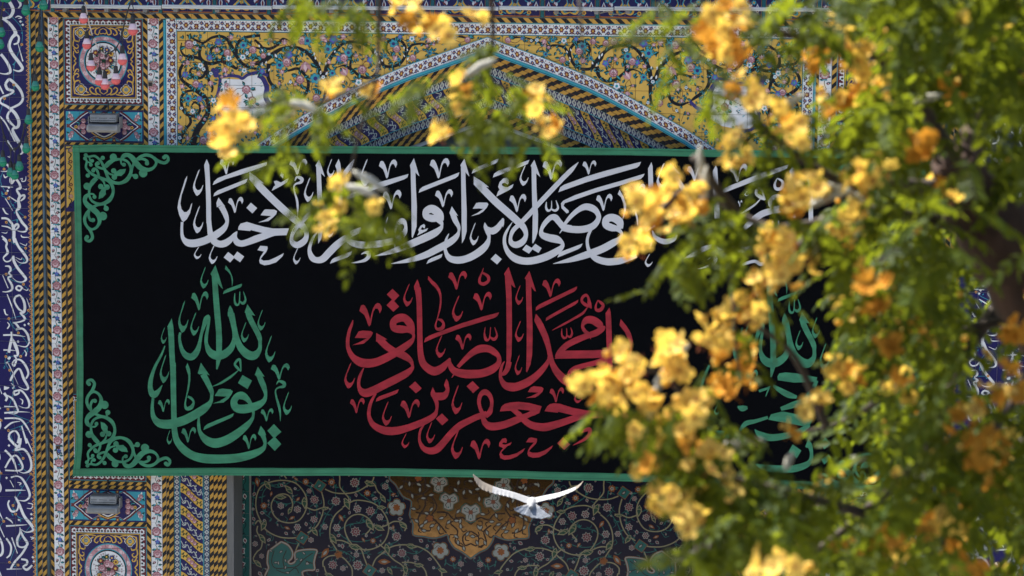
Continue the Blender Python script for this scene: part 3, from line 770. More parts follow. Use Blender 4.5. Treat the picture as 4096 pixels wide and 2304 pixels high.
# ---- pointed arch: white border, turquoise edge, stepped reveal of stripes, braids and rope pattern
def arch():
    LX = [880 + (1950 - 880) * i / 14 for i in range(15)]
    RX = [1950 + (3060 - 1950) * i / 14 for i in range(15)]
    def curve(xs_, off, Y):
        return [W(x, arch_line(x) + off, Y) for x in xs_]
    def seg(name, part, o0, o1, Y, base, pat, w, l, th=0.008):
        for xs_ in (LX, RX):
            A, B = curve(xs_, o0, Y), curve(xs_, o1, Y)
            p = backing(portal, part, A, B, Y)
            band(p, name, A, B, Y, base, pat, w, l, th=th, gap=.35)
    seg('border_tile', 'arch_border', 1, 51, -0.014, 'white', border_flowers, 41.0, 88.0)
    seg('edge_tile', 'arch_edge', 51, 66, -0.022, 'turq', lambda o, i: o.conv([(9, 0), (12, 0), (12, 80), (9, 80)], 'teal', 1), 15.0, 80.0)
    def checker(o, i):
        for r in range(3):
            for k in range(-3, 6):
                x = r * 17.0; y = k * 52 - (i * 88) % 52 + r * 26
                o.conv([(x, y), (x + 17, y - 20), (x + 17, y + 6), (x, y + 26)], 'black', 1)
            if r: o.conv([(r * 17 - .8, 0), (r * 17 + .8, 0), (r * 17 + .8, 88), (r * 17 - .8, 88)], 'brown', 2)
    def braid(o, i):
        for k in range(4):
            y = 11 + 22 * k
            o.ros(10, y, 9.5, 4, 'pale', 1, .3, pi / 4); o.disc(10, y, 4, 'navy', 2, 4); o.disc(10, y, 1.6, 'pale', 3, 4)
            for x in (2, 18): o.disc(x, y + 11, 2.6, 'pale', 1, 4); o.disc(x, y, 1.6, 'pale', 1, 4)
        for x in (0, 18.6): o.conv([(x, 0), (x + 1.4, 0), (x + 1.4, 88), (x, 88)], 'turq', 4)
    def rope(o, i):
        cl = lambda x: 33 * sin((x - 48.5) / 48.5 * 1.45)
        X_ = [3, 14, 26, 38, 50, 62, 74, 86, 97]
        for k in (-1, 0, 1):
            y = k * 88 + 22
            for a, b in zip(X_, X_[1:]): o.conv([(a, y + cl(a) - 20), (b, y + cl(b) - 20), (b, y + cl(b) + 20), (a, y + cl(a) + 20)], 'gold', 1)
            o.stroke([(x, y + cl(x) - 19, 2.2) for x in X_], 'ink', 1.5); o.stroke([(x, y + cl(x) + 19, 2.2) for x in X_], 'ink', 1.5)
            o.stroke([(x, y + cl(x), 2.5) for x in X_], 'leaf', 2)
            for t in range(12):
                x = 9 + t * 7.4; o.leaf(x, y + cl(x), 13, 6, .6 + (1.3 if t % 2 else -1.3), 'leaf', 3)
            for x in (38, 50, 62): o.rosebloom(x, y + cl(x), 9.5, 4)
            yb = y + 44
            o.stroke([(x, yb + cl(x) + (8 if j % 2 else -8), 3.2) for j, x in enumerate((4, 18, 32, 46, 60, 74, 88, 97))], 'pale', 3)
            for x in (18, 40, 62, 82):
                q = yb + cl(x)
                o.stroke([(x - 9, q + 6, 3), (x - 4, q + 12, 3.6), (x + 6, q + 10, 3.6), (x + 6, q + 1, 3), (x, q + 3, 2.6)], 'pale', 3)
                o.leaf(x + 4, q - 4, 10, 5, 5.2, 'pale', 3)
        for x in (0, 97): o.conv([(x, 0), (x + 3, 0), (x + 3, 88), (x, 88)], 'turq', 6)
    arch.braid = braid; arch.rope = rope
    seg('stripe_tile', 'arch_reveal', 65, 116, 0.05, 'ochre', checker, 51.0, 88.0)
    seg('braid_tile', 'arch_braid', 114, 150, 0.09, 'navy', braid, 20.0, 88.0)
    seg('rope_tile', 'arch_rope', 148, 246, 0.14, 'navy', rope, 100.0, 88.0)
    seg('braid_tile', 'arch_braid', 244, 280, 0.18, 'navy', braid, 20.0, 88.0)
    seg('stripe_tile', 'arch_reveal', 278, 330, 0.22, 'ochre', checker, 51.0, 88.0)
    seg('edge_tile', 'arch_edge', 326, 346, 0.26, 'white', lambda o, i: None, 15.0, 80.0)
arch()

# ---- solid core of the building behind all of this
core = mat('brick_core', (0.26, 0.20, 0.15), rough=0.9, vary=0.3, bump=0.3, bscale=20)
box('portal_core', xl(-300), xr(-300), 1.25, 3.6, 0.0, zl(-420), core, portal)
box('portal_roof', xl(-300) - .05, xr(-300) + .05, -0.05, 3.65, zl(-420), zl(-440), core, portal)
wingm = mat('wing_brick', (0.30, 0.20, 0.12), rough=.85, vary=.3, nscale=5, bump=.3, bscale=14)
for a, b in ((xl(-172) - 30, xl(-190)), (xr(-190), xr(-172) + 30)):
    box('wing_wall', a, b, 0.35, 3.6, 0.0, zl(-430), wingm, portal)
for a, b in ((xl(126), xl(655)), (xr(655), xr(126))):
    box('pier_core', a, b, 0.03, 1.25, 0.0, zl(50), core, portal)
box('arch_back', xl(655) - .02, xr(655) + .02, 0.40, 1.25, W(2048, 1700)[1], zl(50), mat('niche_plaster', (0.10, 0.12, 0.12), rough=.8), portal)

# ---- lower niche: pilasters, green band, mosaic panel
YN = 0.45
def niche():
    ys = [1700 + 88.6 * i for i in range(9)]
    def cols(px0, px1, Y, mirror):
        a, b = W(px0, 2050, Y)[0], W(px1, 2050, Y)[0]
        if mirror:
            a, b = 2 * XP - a, 2 * XP - b
        z = [W(1000, y, Y)[1] for y in ys]
        return [(a, q) for q in z], [(b, q) for q in z]
    XN = W(1884, 2100, YN)[0]; XP = W(1912, 2100)[0]
    for m in (False, True):
        for a, b, sl_ in ((641, 658, 1), (659, 677, 1), (678, 695, 1), (840, 855, 1), (856, 872, 1), (873, 889, 1), (890, 907, 1)):
            A, B = cols(a, b, 0.015, m)
            p = backing(portal, 'stripe_border', A, B, 0.016)
            band(p, 'stripe_tile', A, B, 0.015, 'ochre', stripes(b - a, 88.6, sl_), b - a, 88.6)
        for a, b in ((698, 719), (817, 837)):
            A, B = cols(a, b, 0.01, m)
            p = backing(portal, 'braid_border', A, B, 0.01); band(p, 'braid_tile', A, B, 0.01, 'navy', arch.braid, 20.0, 88.0)
        A, B = cols(720, 815, 0.01, m)
        p = backing(portal, 'rope_border', A, B, 0.01); band(p, 'rope_tile', A, B, 0.01, 'navy', arch.rope, 100.0, 88.0)
        A, B = cols(908, 936, 0.0, m)
        x0, x1 = sorted((A[0][0], B[0][0]))
        box('stone_jamb', x0, x1, -0.01, YN, W(1000, 2420)[1], W(1000, 1700)[1], mat('jamb_stone', (0.11, 0.11, 0.105), rough=.5, vary=.25, streak=(6, 6, .6)), portal, 0.006)
        A, B = cols(938, 998, YN, m)
        def vine(o, i):
            o.stroke([(16, 0, 2), (24, 22, 2.4), (12, 44, 2.4), (24, 66, 2.4), (16, 88, 2)], 'ink', 1)
            o.stroke([(44, 0, 2), (36, 22, 2.4), (46, 44, 2.4), (36, 66, 2.4), (44, 88, 2)], 'ink', 1)
            if i % 2 == 0:
                o.ros(27, 26, 19, 5, 'pale', 2, .35, .3, True); o.ros(27, 26, 14.5, 5, 'maroon', 3, .35, .3, True)
                o.leaf(22, 62, 22, 13, 1.3, 'orange', 2); o.leaf(24, 66, 12, 6, 1.3, 'cream', 3)
            else:
                o.leaf(40, 8, 24, 15, 1.4, 'pale', 2); o.leaf(41, 12, 16, 9, 1.4, 'maroon', 3)
                o.ros(27, 60, 19, 5, 'pale', 2, .35, 1.3, True); o.ros(27, 60, 14.5, 5, 'maroon', 3, .35, 1.3, True)
                o.disc(34, 86, 6, 'pale', 2); o.disc(34, 86, 4, 'maroon', 3)
            for t in range(4): o.leaf(20 + 20 * (t % 2), 10 + t * 22, 14, 6, 2.4 if t % 2 else .6, 'ink', 2)
        p = backing(portal, 'vine_border', A, B, YN); band(p, 'vine_tile', A, B, YN, 'sea', vine, 60.0, 88.6)
        XP = W(1897, 2100, YN)[0]
        A, B = cols(999, 1005, YN, m); XP = W(1912, 2100)[0]
        x0, x1 = sorted((A[0][0], B[0][0]))
        box('white_fillet', x0, x1, YN - .012, YN, W(1000, 2420, YN)[1], W(1000, 1700, YN)[1], tm('bone'), portal, 0.002)
    # cut-tile mosaic
    S = 2.8622
    def M0(x, y): return W(1000 + x / S, 1900 + y / S, YN)
    o = Orn(); kk = PXM / S * 1.0
    def mm(P, m):
        out = []
        for p in P:
            X, Z = M0(p[0], p[1])
            if m: X = 2 * XN - X
            out.append((X, Z) + tuple(v * kk for v in p[2:]))
        return out
    sp = """130,540 75,400 75,250 130,130 250,75 390,60 520,90 610,180 650,280 640,400 570,510 470,545 350,525 270,450 245,340 290,250 370,215 450,240 490,330 470,420
60,560 100,520 150,590 230,660 350,710 470,720 530,715
660,660 760,590 820,480 845,370 845,290 820,190
650,370 740,400 820,375 900,370
860,160 960,200 1090,210 1220,190 1330,130 1400,70 1420,20
1030,40 1030,130 1080,200 1130,260 1130,310 1060,370
1060,380 980,450 930,550 915,650 925,740 960,800 1010,880
1100,340 1200,290 1320,295 1430,330 1510,400 1570,500 1590,600 1570,700 1510,790 1400,845 1290,850 1180,800 1110,700 1085,600 1110,520 1180,460 1270,450 1350,490 1400,560 1370,630 1320,680
1400,580 1480,600 1570,570 1650,530 1740,540 1790,580 1770,640
1330,60 1420,100 1460,180 1510,230 1540,290
920,760 1030,745 1130,780 1180,830 1270,850 1310,950 1345,1040
1400,1050 1440,960 1520,890 1600,830 1700,800 1820,800 1930,820 2030,870 2100,940 2160,1020 2190,1080 2200,1200
1480,790 1550,850 1580,900 1650,970 1740,1030 1770,1100 1740,1200
1740,1000 1850,1000 1960,1040 2010,1100 2030,1200
840,1050 840,980 900,930 980,920 1060,940 1130,1010 1170,1080 1170,1200
850,1040 870,1110 920,1200
90,580 80,640 110,700 140,740 130,830 80,880 40,950 60,1000
-20,-120 100,-160 300,-100 420,40
1000,-160 1020,-60 1030,40
560,780 530,850 520,900""".split('\n')
    teal = """60,90 40,250 30,420 60,560
150,80 330,140 520,60 700,130 840,60
250,500 160,420 140,250 200,140 360,100
300,300 430,330 520,300 600,330
700,120 760,330 760,500 700,640 560,780 420,760
900,60 980,140 960,330 880,450 830,560 800,660
1000,640 1150,560 1300,540 1420,440 1480,330 1420,230
1250,60 1230,170 1300,240 1430,330
1560,60 1600,170 1600,300 1560,420
1060,480 1000,620 1120,740 1300,760 1480,700
1650,620 1700,740 1600,790
1500,880 1620,930 1760,880 1900,900 2010,830
1250,1000 1450,1090 1650,1060 1860,1080
2240,1000 2330,1040 2420,960
760,900 960,860 1090,880 1200,960""".split('\n')
    leaves = "200,110,60,1 450,170,62,4 350,250,58,0 625,310,66,1.5 160,570,64,2 140,720,62,1 740,640,56,1 850,380,44,0 1110,320,70,1.2 1370,95,66,.3 1520,260,54,1 1500,370,50,0 1370,560,74,1 1470,600,66,.4 1750,570,56,.7 950,720,66,1 1200,820,74,.2 1570,840,64,1.3 1840,810,60,.2 1780,1070,60,1.4 1930,1030,52,0 90,1010,54,.8 460,400,46,2 2200,1090,52,.3 900,1140,50,.2 1600,1090,50,1".split()
    fl = "1200,85,58 740,280,58 355,350,42 545,390,46 735,505,50 985,295,55 1230,385,50 1380,410,60 1490,480,44 995,600,48 1210,645,66 545,595,44 860,590,38 680,180,36 1680,700,56 1740,890,56 950,1025,60 1235,1030,62 60,785,36 135,925,36 1550,130,42 45,500,26 2415,1015,42 1220,910,36 1065,1065,36 1900,940,36 115,1125,30 1515,1090,36 2060,960,26 1060,810,30 1650,920,22 365,115,24 50,215,26 140,430,28 645,560,26 370,445,22 415,665,26 1140,430,22 1440,265,26 1215,225,24 1015,690,26 1960,750,30 2030,810,24 1720,500,30 700,740,36 775,1090,24 1885,1090,22 620,980,26 300,1090,20".split()
    of = "640,75,44 160,350,46 935,80,48 1345,205,46 1410,750,38 2325,960,40".split()
    ol = "85,80,60,1.4 1045,490,52,1 550,275,36,2.3 480,490,42,2.6 245,215,34,1.8 860,890,78,2.2 1540,990,80,0 1640,220,36,2.8 1640,600,36,1.6 1300,740,36,1 430,605,40,.4 530,45,34,.6".split()
    for m in (False, True):
        fl_ = lambda a: (pi - a) if m else a
        for s in teal: o.stroke(mm([p + (9.0,) for p in nums(s)], m), 'sea', 1)
        rng = random.Random(11)
        for s in teal:
            for p in nums(s):
                X, Z = mm([p], m)[0][:2]
                for q in range(2): o.leaf(X, Z, 46 * kk, 17 * kk, rng.uniform(0, 6.28), 'sea', 1.5)
        for n in range(210):                            # small tendrils and buds filling the ground
            x, y = rng.uniform(10, 2520), rng.uniform(-60, 1200); X, Z = mm([(x, y)], m)[0]; a = rng.uniform(0, 6.28); L = rng.uniform(45, 85) * kk
            o.stroke([(X, Z, 6 * kk), (X + cos(a) * L * .6, Z + sin(a) * L * .6, 8 * kk), (X + cos(a + .7) * L, Z + sin(a + .7) * L, 5 * kk)], 'sea', 1.2)
            if n % 2: o.leaf(X, Z, 30 * kk, 20 * kk, a, 'bone', 2); o.leaf(X + cos(a) * 5 * kk, Z + sin(a) * 5 * kk, 19 * kk, 11 * kk, a, 'maroon', 2.4)
            elif n % 3 == 0: o.ros(X, Z, 19 * kk, 6, 'bone', 2, .35, a); o.disc(X, Z, 8 * kk, 'maroon', 2.5, 6)
        for s in sp: o.stroke(mm([p + (15.0,) for p in nums(s)], m), 'straw', 2.5, 6)
        for s in leaves:
            x, y, r, a = map(float, s.split(','))
            X, Z = mm([(x, y)], m)[0]; a = -a
            o.leaf(X - cos(fl_(a)) * r * kk, Z - sin(a) * r * kk, 2.3 * r * kk, r * 1.05 * kk, fl_(a), 'straw', 4)
            o.leaf(X - cos(fl_(a)) * r * kk * .82, Z - sin(a) * r * kk * .82, 1.8 * r * kk, r * .66 * kk, fl_(a), 'leaf', 5)
            o.stroke([(X - r * kk * .5, Z, 7 * kk), (X, Z + r * kk * .2, 8 * kk), (X + r * kk * .5, Z - r * kk * .1, 7 * kk)], 'straw', 6)
        for i, s in enumerate(fl):
            X, Z, r = mm([tuple(map(float, s.split(',')))], m)[0]
            n = 8 if r > 50 * kk else 6 if r > 32 * kk else 3
            if n == 3:
                a = (i * 1.9) % 6.28; o.leaf(X - cos(a) * r, Z - sin(a) * r, r * 2.2, r * 1.5, a, 'bone', 7); o.leaf(X - cos(a) * r * .7, Z - sin(a) * r * .7, r * 1.5, r * .85, a, 'maroon', 8)
            else:
                sh = i % 3 == 1
                o.ros(X, Z, r, n, 'bone', 7, .3, i, sh)
                for k in range(n):
                    a = i + 2 * pi * (k + .5) / n
                    o.leaf(X + cos(a) * r * .22, Z + sin(a) * r * .22, r * .64, r * .36, a, 'maroon', 8)
                o.disc(X, Z, r * .26, 'bone', 9); o.disc(X, Z, r * .18, 'maroon', 10)
        for s in of:
            X, Z, r = mm([tuple(map(float, s.split(',')))], m)[0]
            o.ros(X, Z, r, 8, 'rust', 7, .3, .2, True); o.ros(X, Z, r * .5, 5, 'bone', 8, .3); o.disc(X, Z, r * .17, 'maroon', 9)
        for s in ol:
            x, y, r, a = map(float, s.split(',')); X, Z = mm([(x, y)], m)[0]; a = fl_(-a); r *= kk
            o.leaf(X - cos(a) * r, Z - sin(a) * r, 2 * r, r * .9, a, 'rust', 7); o.leaf(X - cos(a) * r * .5, Z - sin(a) * r * .5, r, r * .36, a, 'bone', 8)
        ca = nums("360,760 250,840 210,880 200,1000 215,1060 195,1180 580,1180 600,1110 660,1085 740,1080 735,1000 752,920 765,855 640,850 520,880 520,980 470,1012 440,990 480,950 490,880 440,800")
        o.poly(mm(ca, m), 'sea', 9)
        o.stroke(mm([p + (26.0,) for p in ca + ca[:1]], m), 'rust', 10, 3); o.stroke(mm([p + (15.0,) for p in ca + ca[:1]], m), 'bone', 11, 3)
        for s in ("280,860 250,980 290,1060 420,1060 540,1040 620,960 720,890", "420,860 380,960 400,1080", "300,1080 420,1120 520,1060 560,1120", "640,980 720,1010"):
            o.stroke(mm([p + (9.0,) for p in nums(s)], m), 'dusk', 12)
        for s in "260,880 380,860 400,950 270,1000 400,1080 460,1120 570,990 640,910 560,950 640,1030 690,1010 330,1030".split():
            X, Z = mm([tuple(map(float, s.split(',')))], m)[0]
            a = rng.uniform(0, 6.28); o.leaf(X, Z, 60 * kk, 28 * kk, a, 'dusk', 13); o.leaf(X + cos(a) * 9 * kk, Z + sin(a) * 9 * kk, 42 * kk, 17 * kk, a, 'bone', 14)
        for s in "800,120,66 600,715,68 1370,1090,70".split():
            X, Z, r = mm([tuple(map(float, s.split(',')))], m)[0]
            o.disc(X, Z, r * 1.3, 'rust', 9, 4, None, .2); o.disc(X, Z, r * 1.17, 'sea', 10, 4, None, .2)
            o.leaf(X - r * .4, Z - r * .4, r * 1.1, r * .6, .8, 'dusk', 11); o.leaf(X - r * .25, Z - r * .25, r * .7, r * .34, .8, 'bone', 12)
        for x, y, rot in ((1680, 370, .35), (2180, 860, .9), (1015, 905, 0)):
            X, Z = mm([(x, y)], m)[0]; r = (108 if x > 1100 else 50) * kk
            rot = -rot if not m else pi + rot
            for s, c, L in ((1.06, 'rust', 10), (.98, 'sea', 11), (.9, 'bone' if x > 1100 else 'rust', 12)): o.ros(X, Z, r * s, 5, c, L, .26, rot)
            o.ros(X, Z, r * .42, 7, 'rust', 13, .3); o.stroke([(X - r * .6, Z + r * .2, 6 * kk), (X - r * .3, Z + r * .5, 7 * kk), (X, Z + r * .45, 6 * kk)], 'dusk', 13)
    # gilt medallion in the middle
    hp = nums("1590,-200 1610,-40 1600,40 1670,110 1750,240 1850,300 1830,450 1870,560 1870,680 1990,700 2100,720 2200,700 2260,680 2280,740 2340,830 2430,880 2528,955")
    L_ = mm(hp, False); R_ = mm(hp, True)
    ring = L_ + R_[::-1]
    o.poly(ring, 'gilt', 15)
    rz = [(x, z, 24 * kk) for x, z in L_]
    o.stroke(rz, 'rust', 16, 3); o.stroke([(2 * XN - x, z, w) for x, z, w in rz], 'rust', 16, 3)
    rz = [(x, z, 12 * kk) for x, z in L_]
    o.stroke(rz, 'teal', 17, 3); o.stroke([(2 * XN - x, z, w) for x, z, w in rz], 'teal', 17, 3)
    rng = random.Random(5)
    for m in (False, True):
        for s in ("1750,150 1900,220 2020,180 2080,60", "1980,200 2010,340 1930,480 1950,600 2060,640", "2080,240 2140,360 2080,470 2170,560 2250,660", "2300,560 2380,640 2350,760 2440,820",
                  "2528,640 2440,700 2460,800 2528,780", "2140,420 2260,430 2330,500 2430,480 2528,560", "1900,420 1980,440 2060,420", "1760,60 1880,90 1960,60", "1950,-40 2010,60 2000,160"):
            o.stroke(mm([p + (17.0,) for p in nums(s)], m), 'dusk', 18)
        for x, y in ((1760, 110), (1830, 60), (1850, 200), (1900, 90), (1950, 130), (2010, 100), (2040, 230), (1910, 390), (1990, 420), (2100, 360), (1880, 500), (1940, 600), (2030, 640), (2160, 640), (2230, 480), (2120, 560), (2330, 520), (2400, 560), (2420, 620), (2330, 680), (2380, 730),
                     (2470, 700), (2440, 800), (2360, 440), (2040, 510), (2250, 560), (1950, 260), (2500, 160), (2440, 230), (2380, 120), (2490, 60), (2330, 140)):
            X, Z = mm([(x, y)], m)[0]; a = rng.uniform(0, 6.28)
            o.leaf(X, Z, 84 * kk, 46 * kk, a, 'dusk', 19); o.leaf(X + cos(a) * 10 * kk, Z + sin(a) * 10 * kk, 60 * kk, 26 * kk, a, 'bone', 20); o.stroke([(X, Z, 11 * kk), (X - cos(a + .6) * 40 * kk, Z - sin(a + .6) * 40 * kk, 14 * kk), (X - cos(a + 1.3) * 66 * kk, Z - sin(a + 1.3) * 66 * kk, 8 * kk)], 'dusk', 18.5)
        for x, y in ((2060, 490), (1930, 30)):
            X, Z = mm([(x, y)], m)[0]; o.ros(X, Z, 52 * kk, 5, 'night', 20, .35); o.ros(X, Z, 44 * kk, 5, 'rust', 21, .35)
        for x, y, r in ((2280, 290, 112), (2165, 95, 105)):
            X, Z = mm([(x, y)], m)[0]; r *= kk
            for s, c, L in ((1.12, 'sea', 21), (1.03, 'rust', 22), (.95, 'bone', 23)): o.ros(X, Z, r * s, 3, c, L, .42, (-.9 if not m else pi + .9) + .3)
            for k in range(3):
                a = (-.9 if not m else pi + .9) + .3 + 2.09 * (k + .5)
                o.disc(X + cos(a) * r * .70, Z + sin(a) * r * .70, r * .09, 'sea', 25, 6); o.stroke([(X + cos(a - .7) * r * .2, Z + sin(a - .7) * r * .2, 6 * kk), (X + cos(a - .6) * r * .55, Z + sin(a - .6) * r * .55, 9 * kk), (X + cos(a - .2) * r * .78, Z + sin(a - .2) * r * .78, 5 * kk)], 'dusk', 24.3); o.stroke([(X, Z, 6 * kk), (X + cos(a + .5) * r * .4, Z + sin(a + .5) * r * .4, 7 * kk), (X + cos(a + .3) * r * .7, Z + sin(a + .3) * r * .7, 4 * kk)], 'dusk', 24)
            o.ros(X, Z, r * .26, 4, 'brown', 26, .3)
    X, Z = mm([(2529, 420)], False)[0]; r = 118 * kk
    for s, c, L in ((1.12, 'sea', 27), (1.03, 'rust', 28), (.95, 'bone', 29)): o.ros(X, Z, r * s, 3, c, L, .42, -pi / 2 - 1.047)
    o.ros(X, Z, r * .26, 4, 'brown', 31, .3)
    for k in range(3):
        a = -pi / 2 + 2.094 * k
        o.disc(X + cos(a) * r * .70, Z + sin(a) * r * .70, r * .09, 'sea', 31, 6)
        for q in (-.5, .5): o.stroke([(X, Z, 6 * kk), (X + cos(a + q) * r * .4, Z + sin(a + q) * r * .4, 7 * kk), (X + cos(a + q * .6) * r * .7, Z + sin(a + q * .6) * r * .7, 4 * kk)], 'dusk', 30)
    x0 = W(1006, 2050, YN)[0]; x1 = 2 * XN - x0
    zt, zb = W(1884, 1850, YN)[1], W(1884, 2420, YN)[1]
    xs = [x0 + (x1 - x0) * i / 10 for i in range(11)]; zs = [zb + (zt - zb) * i / 4 for i in range(5)]
    p = meshobj('mosaic_panel', [(x0, YN, zb), (x1, YN, zb), (x1, YN, zt), (x0, YN, zt)], [(0, 1, 2, 3)], [tm('night')], None, portal)
    grid_tiles(p, 'mosaic_slab', xs, zs, o, 'night', lambda x, z: (x, z), YN, th=0.006, gap=0.0)
    box('niche_back', W(930, 2050, YN)[0], 2 * XN - W(930, 2050, YN)[0], YN + .004, 1.25, 0.0, W(1884, 1700)[1], core, portal)
niche()
# ------------------------------------------------------------------ inscription walls on both sides
INSCR = (((0, 0), 2.5156, """90,0,30 130,60,35 150,120,35 120,180,30 60,200,20
30,190,25 100,240,30 150,300,35 170,350,40 130,400,30 105,480,35 140,560,35 200,640,35 235,700,30 200,730,20 140,715,8
150,350,20 200,380,22 195,440,20 150,460,15
20,560,30 60,610,30 100,680,30 110,740,30 60,760,14 0,750,8
60,860,25 100,815,30 150,850,30 210,920,30 235,1000,25 200,1060,25 100,1110,20
60,860,28 80,910,30 140,930,25 110,960,20 20,1000,20 10,1050,22 80,1090,28 150,1150,35 190,1230,35 180,1290,30 130,1310,25 140,1360,35 190,1449,40
130,1100,18 80,1170,25 90,1230,28 170,1310,15
185,420,4 240,630,14
200,0,30 225,60,24 200,95,8
170,190,6 200,175,14 235,190,12 200,200,5
0,880,20 40,960,16
0,1190,20 60,1260,16 150,1440,14"""),
((0, 560), 3.45, """10,330,30 90,360,30 120,420,25 80,455,15 0,455,6
270,440,25 190,470,35 140,560,40 150,620,30 200,560,35 250,610,35 270,680,40 220,710,30 260,790,40 240,850,40 250,950,50 210,1000,25 230,1060,35 290,1160,40 350,1230,35 330,1280,25 260,1285,12 190,1260,4
260,800,25 320,780,30 320,820,30 270,860,18
0,665,14 170,672,8
110,800,12 220,870,20
0,1105,30 80,1110,30 140,1170,35 170,1260,45 170,1380,45 180,1440,40
170,1220,40 220,1180,30 235,1220,28 185,1270,15
0,1210,12 90,1225,22 150,1260,20
265,560,8 300,550,14 290,590,12 340,580,14 350,520,8
300,690,4 350,705,10 350,685,8
100,30,25 200,190,8
270,60,40 310,150,40 300,200,25 250,230,10
100,250,8 135,260,14 130,235,8
40,500,10 60,540,22 100,520,8
60,830,14 160,1000,6
20,960,20 60,1030,22 100,1048,6
270,1330,10 290,1360,18 380,1360,5
0,1300,6 60,1310,12 80,1290,6
0,1350,20 60,1400,24 70,1449,24"""),
((0, 960), 3.45, """180,0,40 230,110,35 300,200,40 350,280,35 330,330,22 250,335,10 185,285,4
160,240,30 165,310,40 210,400,40 290,500,40 330,560,35 280,600,18 200,590,10 140,540,4
20,0,40 70,60,30 60,120,30 80,200,35 20,270,20 50,320,20 110,310,20 160,240,15
40,385,12 100,390,30 120,440,30 90,480,20 130,520,30 80,550,25 130,640,35 130,710,30 60,740,18 0,740,10
5,510,10 80,690,14
270,670,30 220,655,25 190,690,28 240,720,25 280,670,25
240,780,25 180,810,30 165,870,28 220,970,30 280,1010,25
240,780,20 290,850,35 310,950,40 290,1020,35 235,1025,12
240,1030,20 300,1090,35 290,1130,25 200,1160,20 135,1160,8 180,1180,30 220,1240,35 180,1260,25 270,1245,30 340,1320,35 360,1400,30
65,775,14 120,920,18 185,1125,4
335,825,6 390,980,14
0,1340,24 150,1335,24 310,1355,4
115,1290,24 120,1449,26
20,980,24 40,1050,20 75,1060,6
60,1160,8 90,1200,18 60,1250,18
280,690,5 340,715,12 360,690,6
250,60,5 330,95,12 350,65,8
190,260,5 260,290,12 280,260,6"""),
((0, 1360), 3.45, """120,0,40 95,100,40 75,200,40
120,0,30 170,100,50 200,200,40 190,240,25 150,240,18 180,290,25 150,380,30 125,350,25 160,300,20 240,300,28 310,380,35 345,480,30 310,555,25
360,0,30 360,60,22 310,115,18 190,95,5
0,165,20 100,165,16 170,172,4
90,590,30 120,530,35 180,440,30 230,430,28 280,560,40 340,680,32 290,705,15 200,665,4
190,720,25 240,720,28 300,780,28 350,880,35 340,950,25 280,960,14 200,930,4
190,720,25 140,740,30 150,780,30 205,760,25 210,725,20
0,1035,26 200,1015,18 360,1018,4
0,760,40 40,820,35 20,870,30
40,790,18 120,840,30 170,940,30 190,1010,28 140,1045,12 60,1040,5
0,690,60 40,690,40 75,680,10
0,1110,22 150,1105,24 240,1130,28 320,1230,26 380,1345,4
0,1250,25 100,1170,24 220,1145,6
240,1210,18 310,1449,34
180,1449,30 200,1350,30 150,1280,28 80,1310,28 60,1370,30 110,1449,30
290,160,8 320,200,18 310,245,20
30,340,10 60,330,14 40,360,10 70,360,12 200,640,5
220,830,8 260,860,18 250,910,16
0,945,20 150,945,10
100,620,6 140,660,18 120,700,16"""),
((0, 1760), 2.663, """170,0,30 160,70,30 110,130,20 200,115,25 260,180,26 285,270,25 270,340,28 200,370,12 140,350,4
40,0,25 120,80,30 170,95,20
235,0,16 305,155,10
0,130,25 60,190,24 100,260,24 135,380,4
0,320,20 60,220,22 120,185,20 170,250,25 190,310,22 150,345,18 0,345,16
60,420,20 130,405,14 190,440,25 250,550,28 260,620,25 210,665,16 130,660,5
0,560,24 120,555,18 220,553,4
100,620,20 140,690,30 200,830,32 280,930,35 290,980,24 220,1000,12 160,970,5
40,665,18 25,710,20 60,780,25 120,770,20 140,710,20
0,940,20 120,930,16 230,920,4
150,950,10 150,1010,20 120,1080,28 130,1150,20 190,1160,20 230,1120,30 180,1040,25 150,960,15
220,1150,25 170,1230,25 90,1320,25 40,1400,22
160,1290,20 220,1300,25 220,1340,25 180,1370,20 220,1400,28 280,1350,20
0,1400,14 170,1393,4
60,1060,16 120,1230,10
0,1070,20 50,1150,22 40,1240,20 0,1280,14
50,450,8 90,525,10
130,470,6 170,480,12 150,500,10
240,690,8 290,700,12 280,745,10 230,745,6
0,850,20 50,880,18 75,910,8
260,1050,8 300,1060,14 270,1075,10"""))
INSDOT = "88,91 97,104 27,770 32,757 20,1441 25,1438 88,1306 104,1301 24,1441 60,1373 17,1790 5,1920 53,2087 104,2063 105,2081 108,2235 112,2252".split()
FLOW = "22,44 92,183 58,345 20,400 14,683 21,780 30,800 96,874 20,896 32,968 96,998 16,1104 85,1143 104,1247 24,1282 62,1338 10,1434 70,1432 25,1488 15,1645 108,1690 16,1730 74,1840 105,1902 30,2030 40,2064 113,2094 47,2268 12,2258".split()
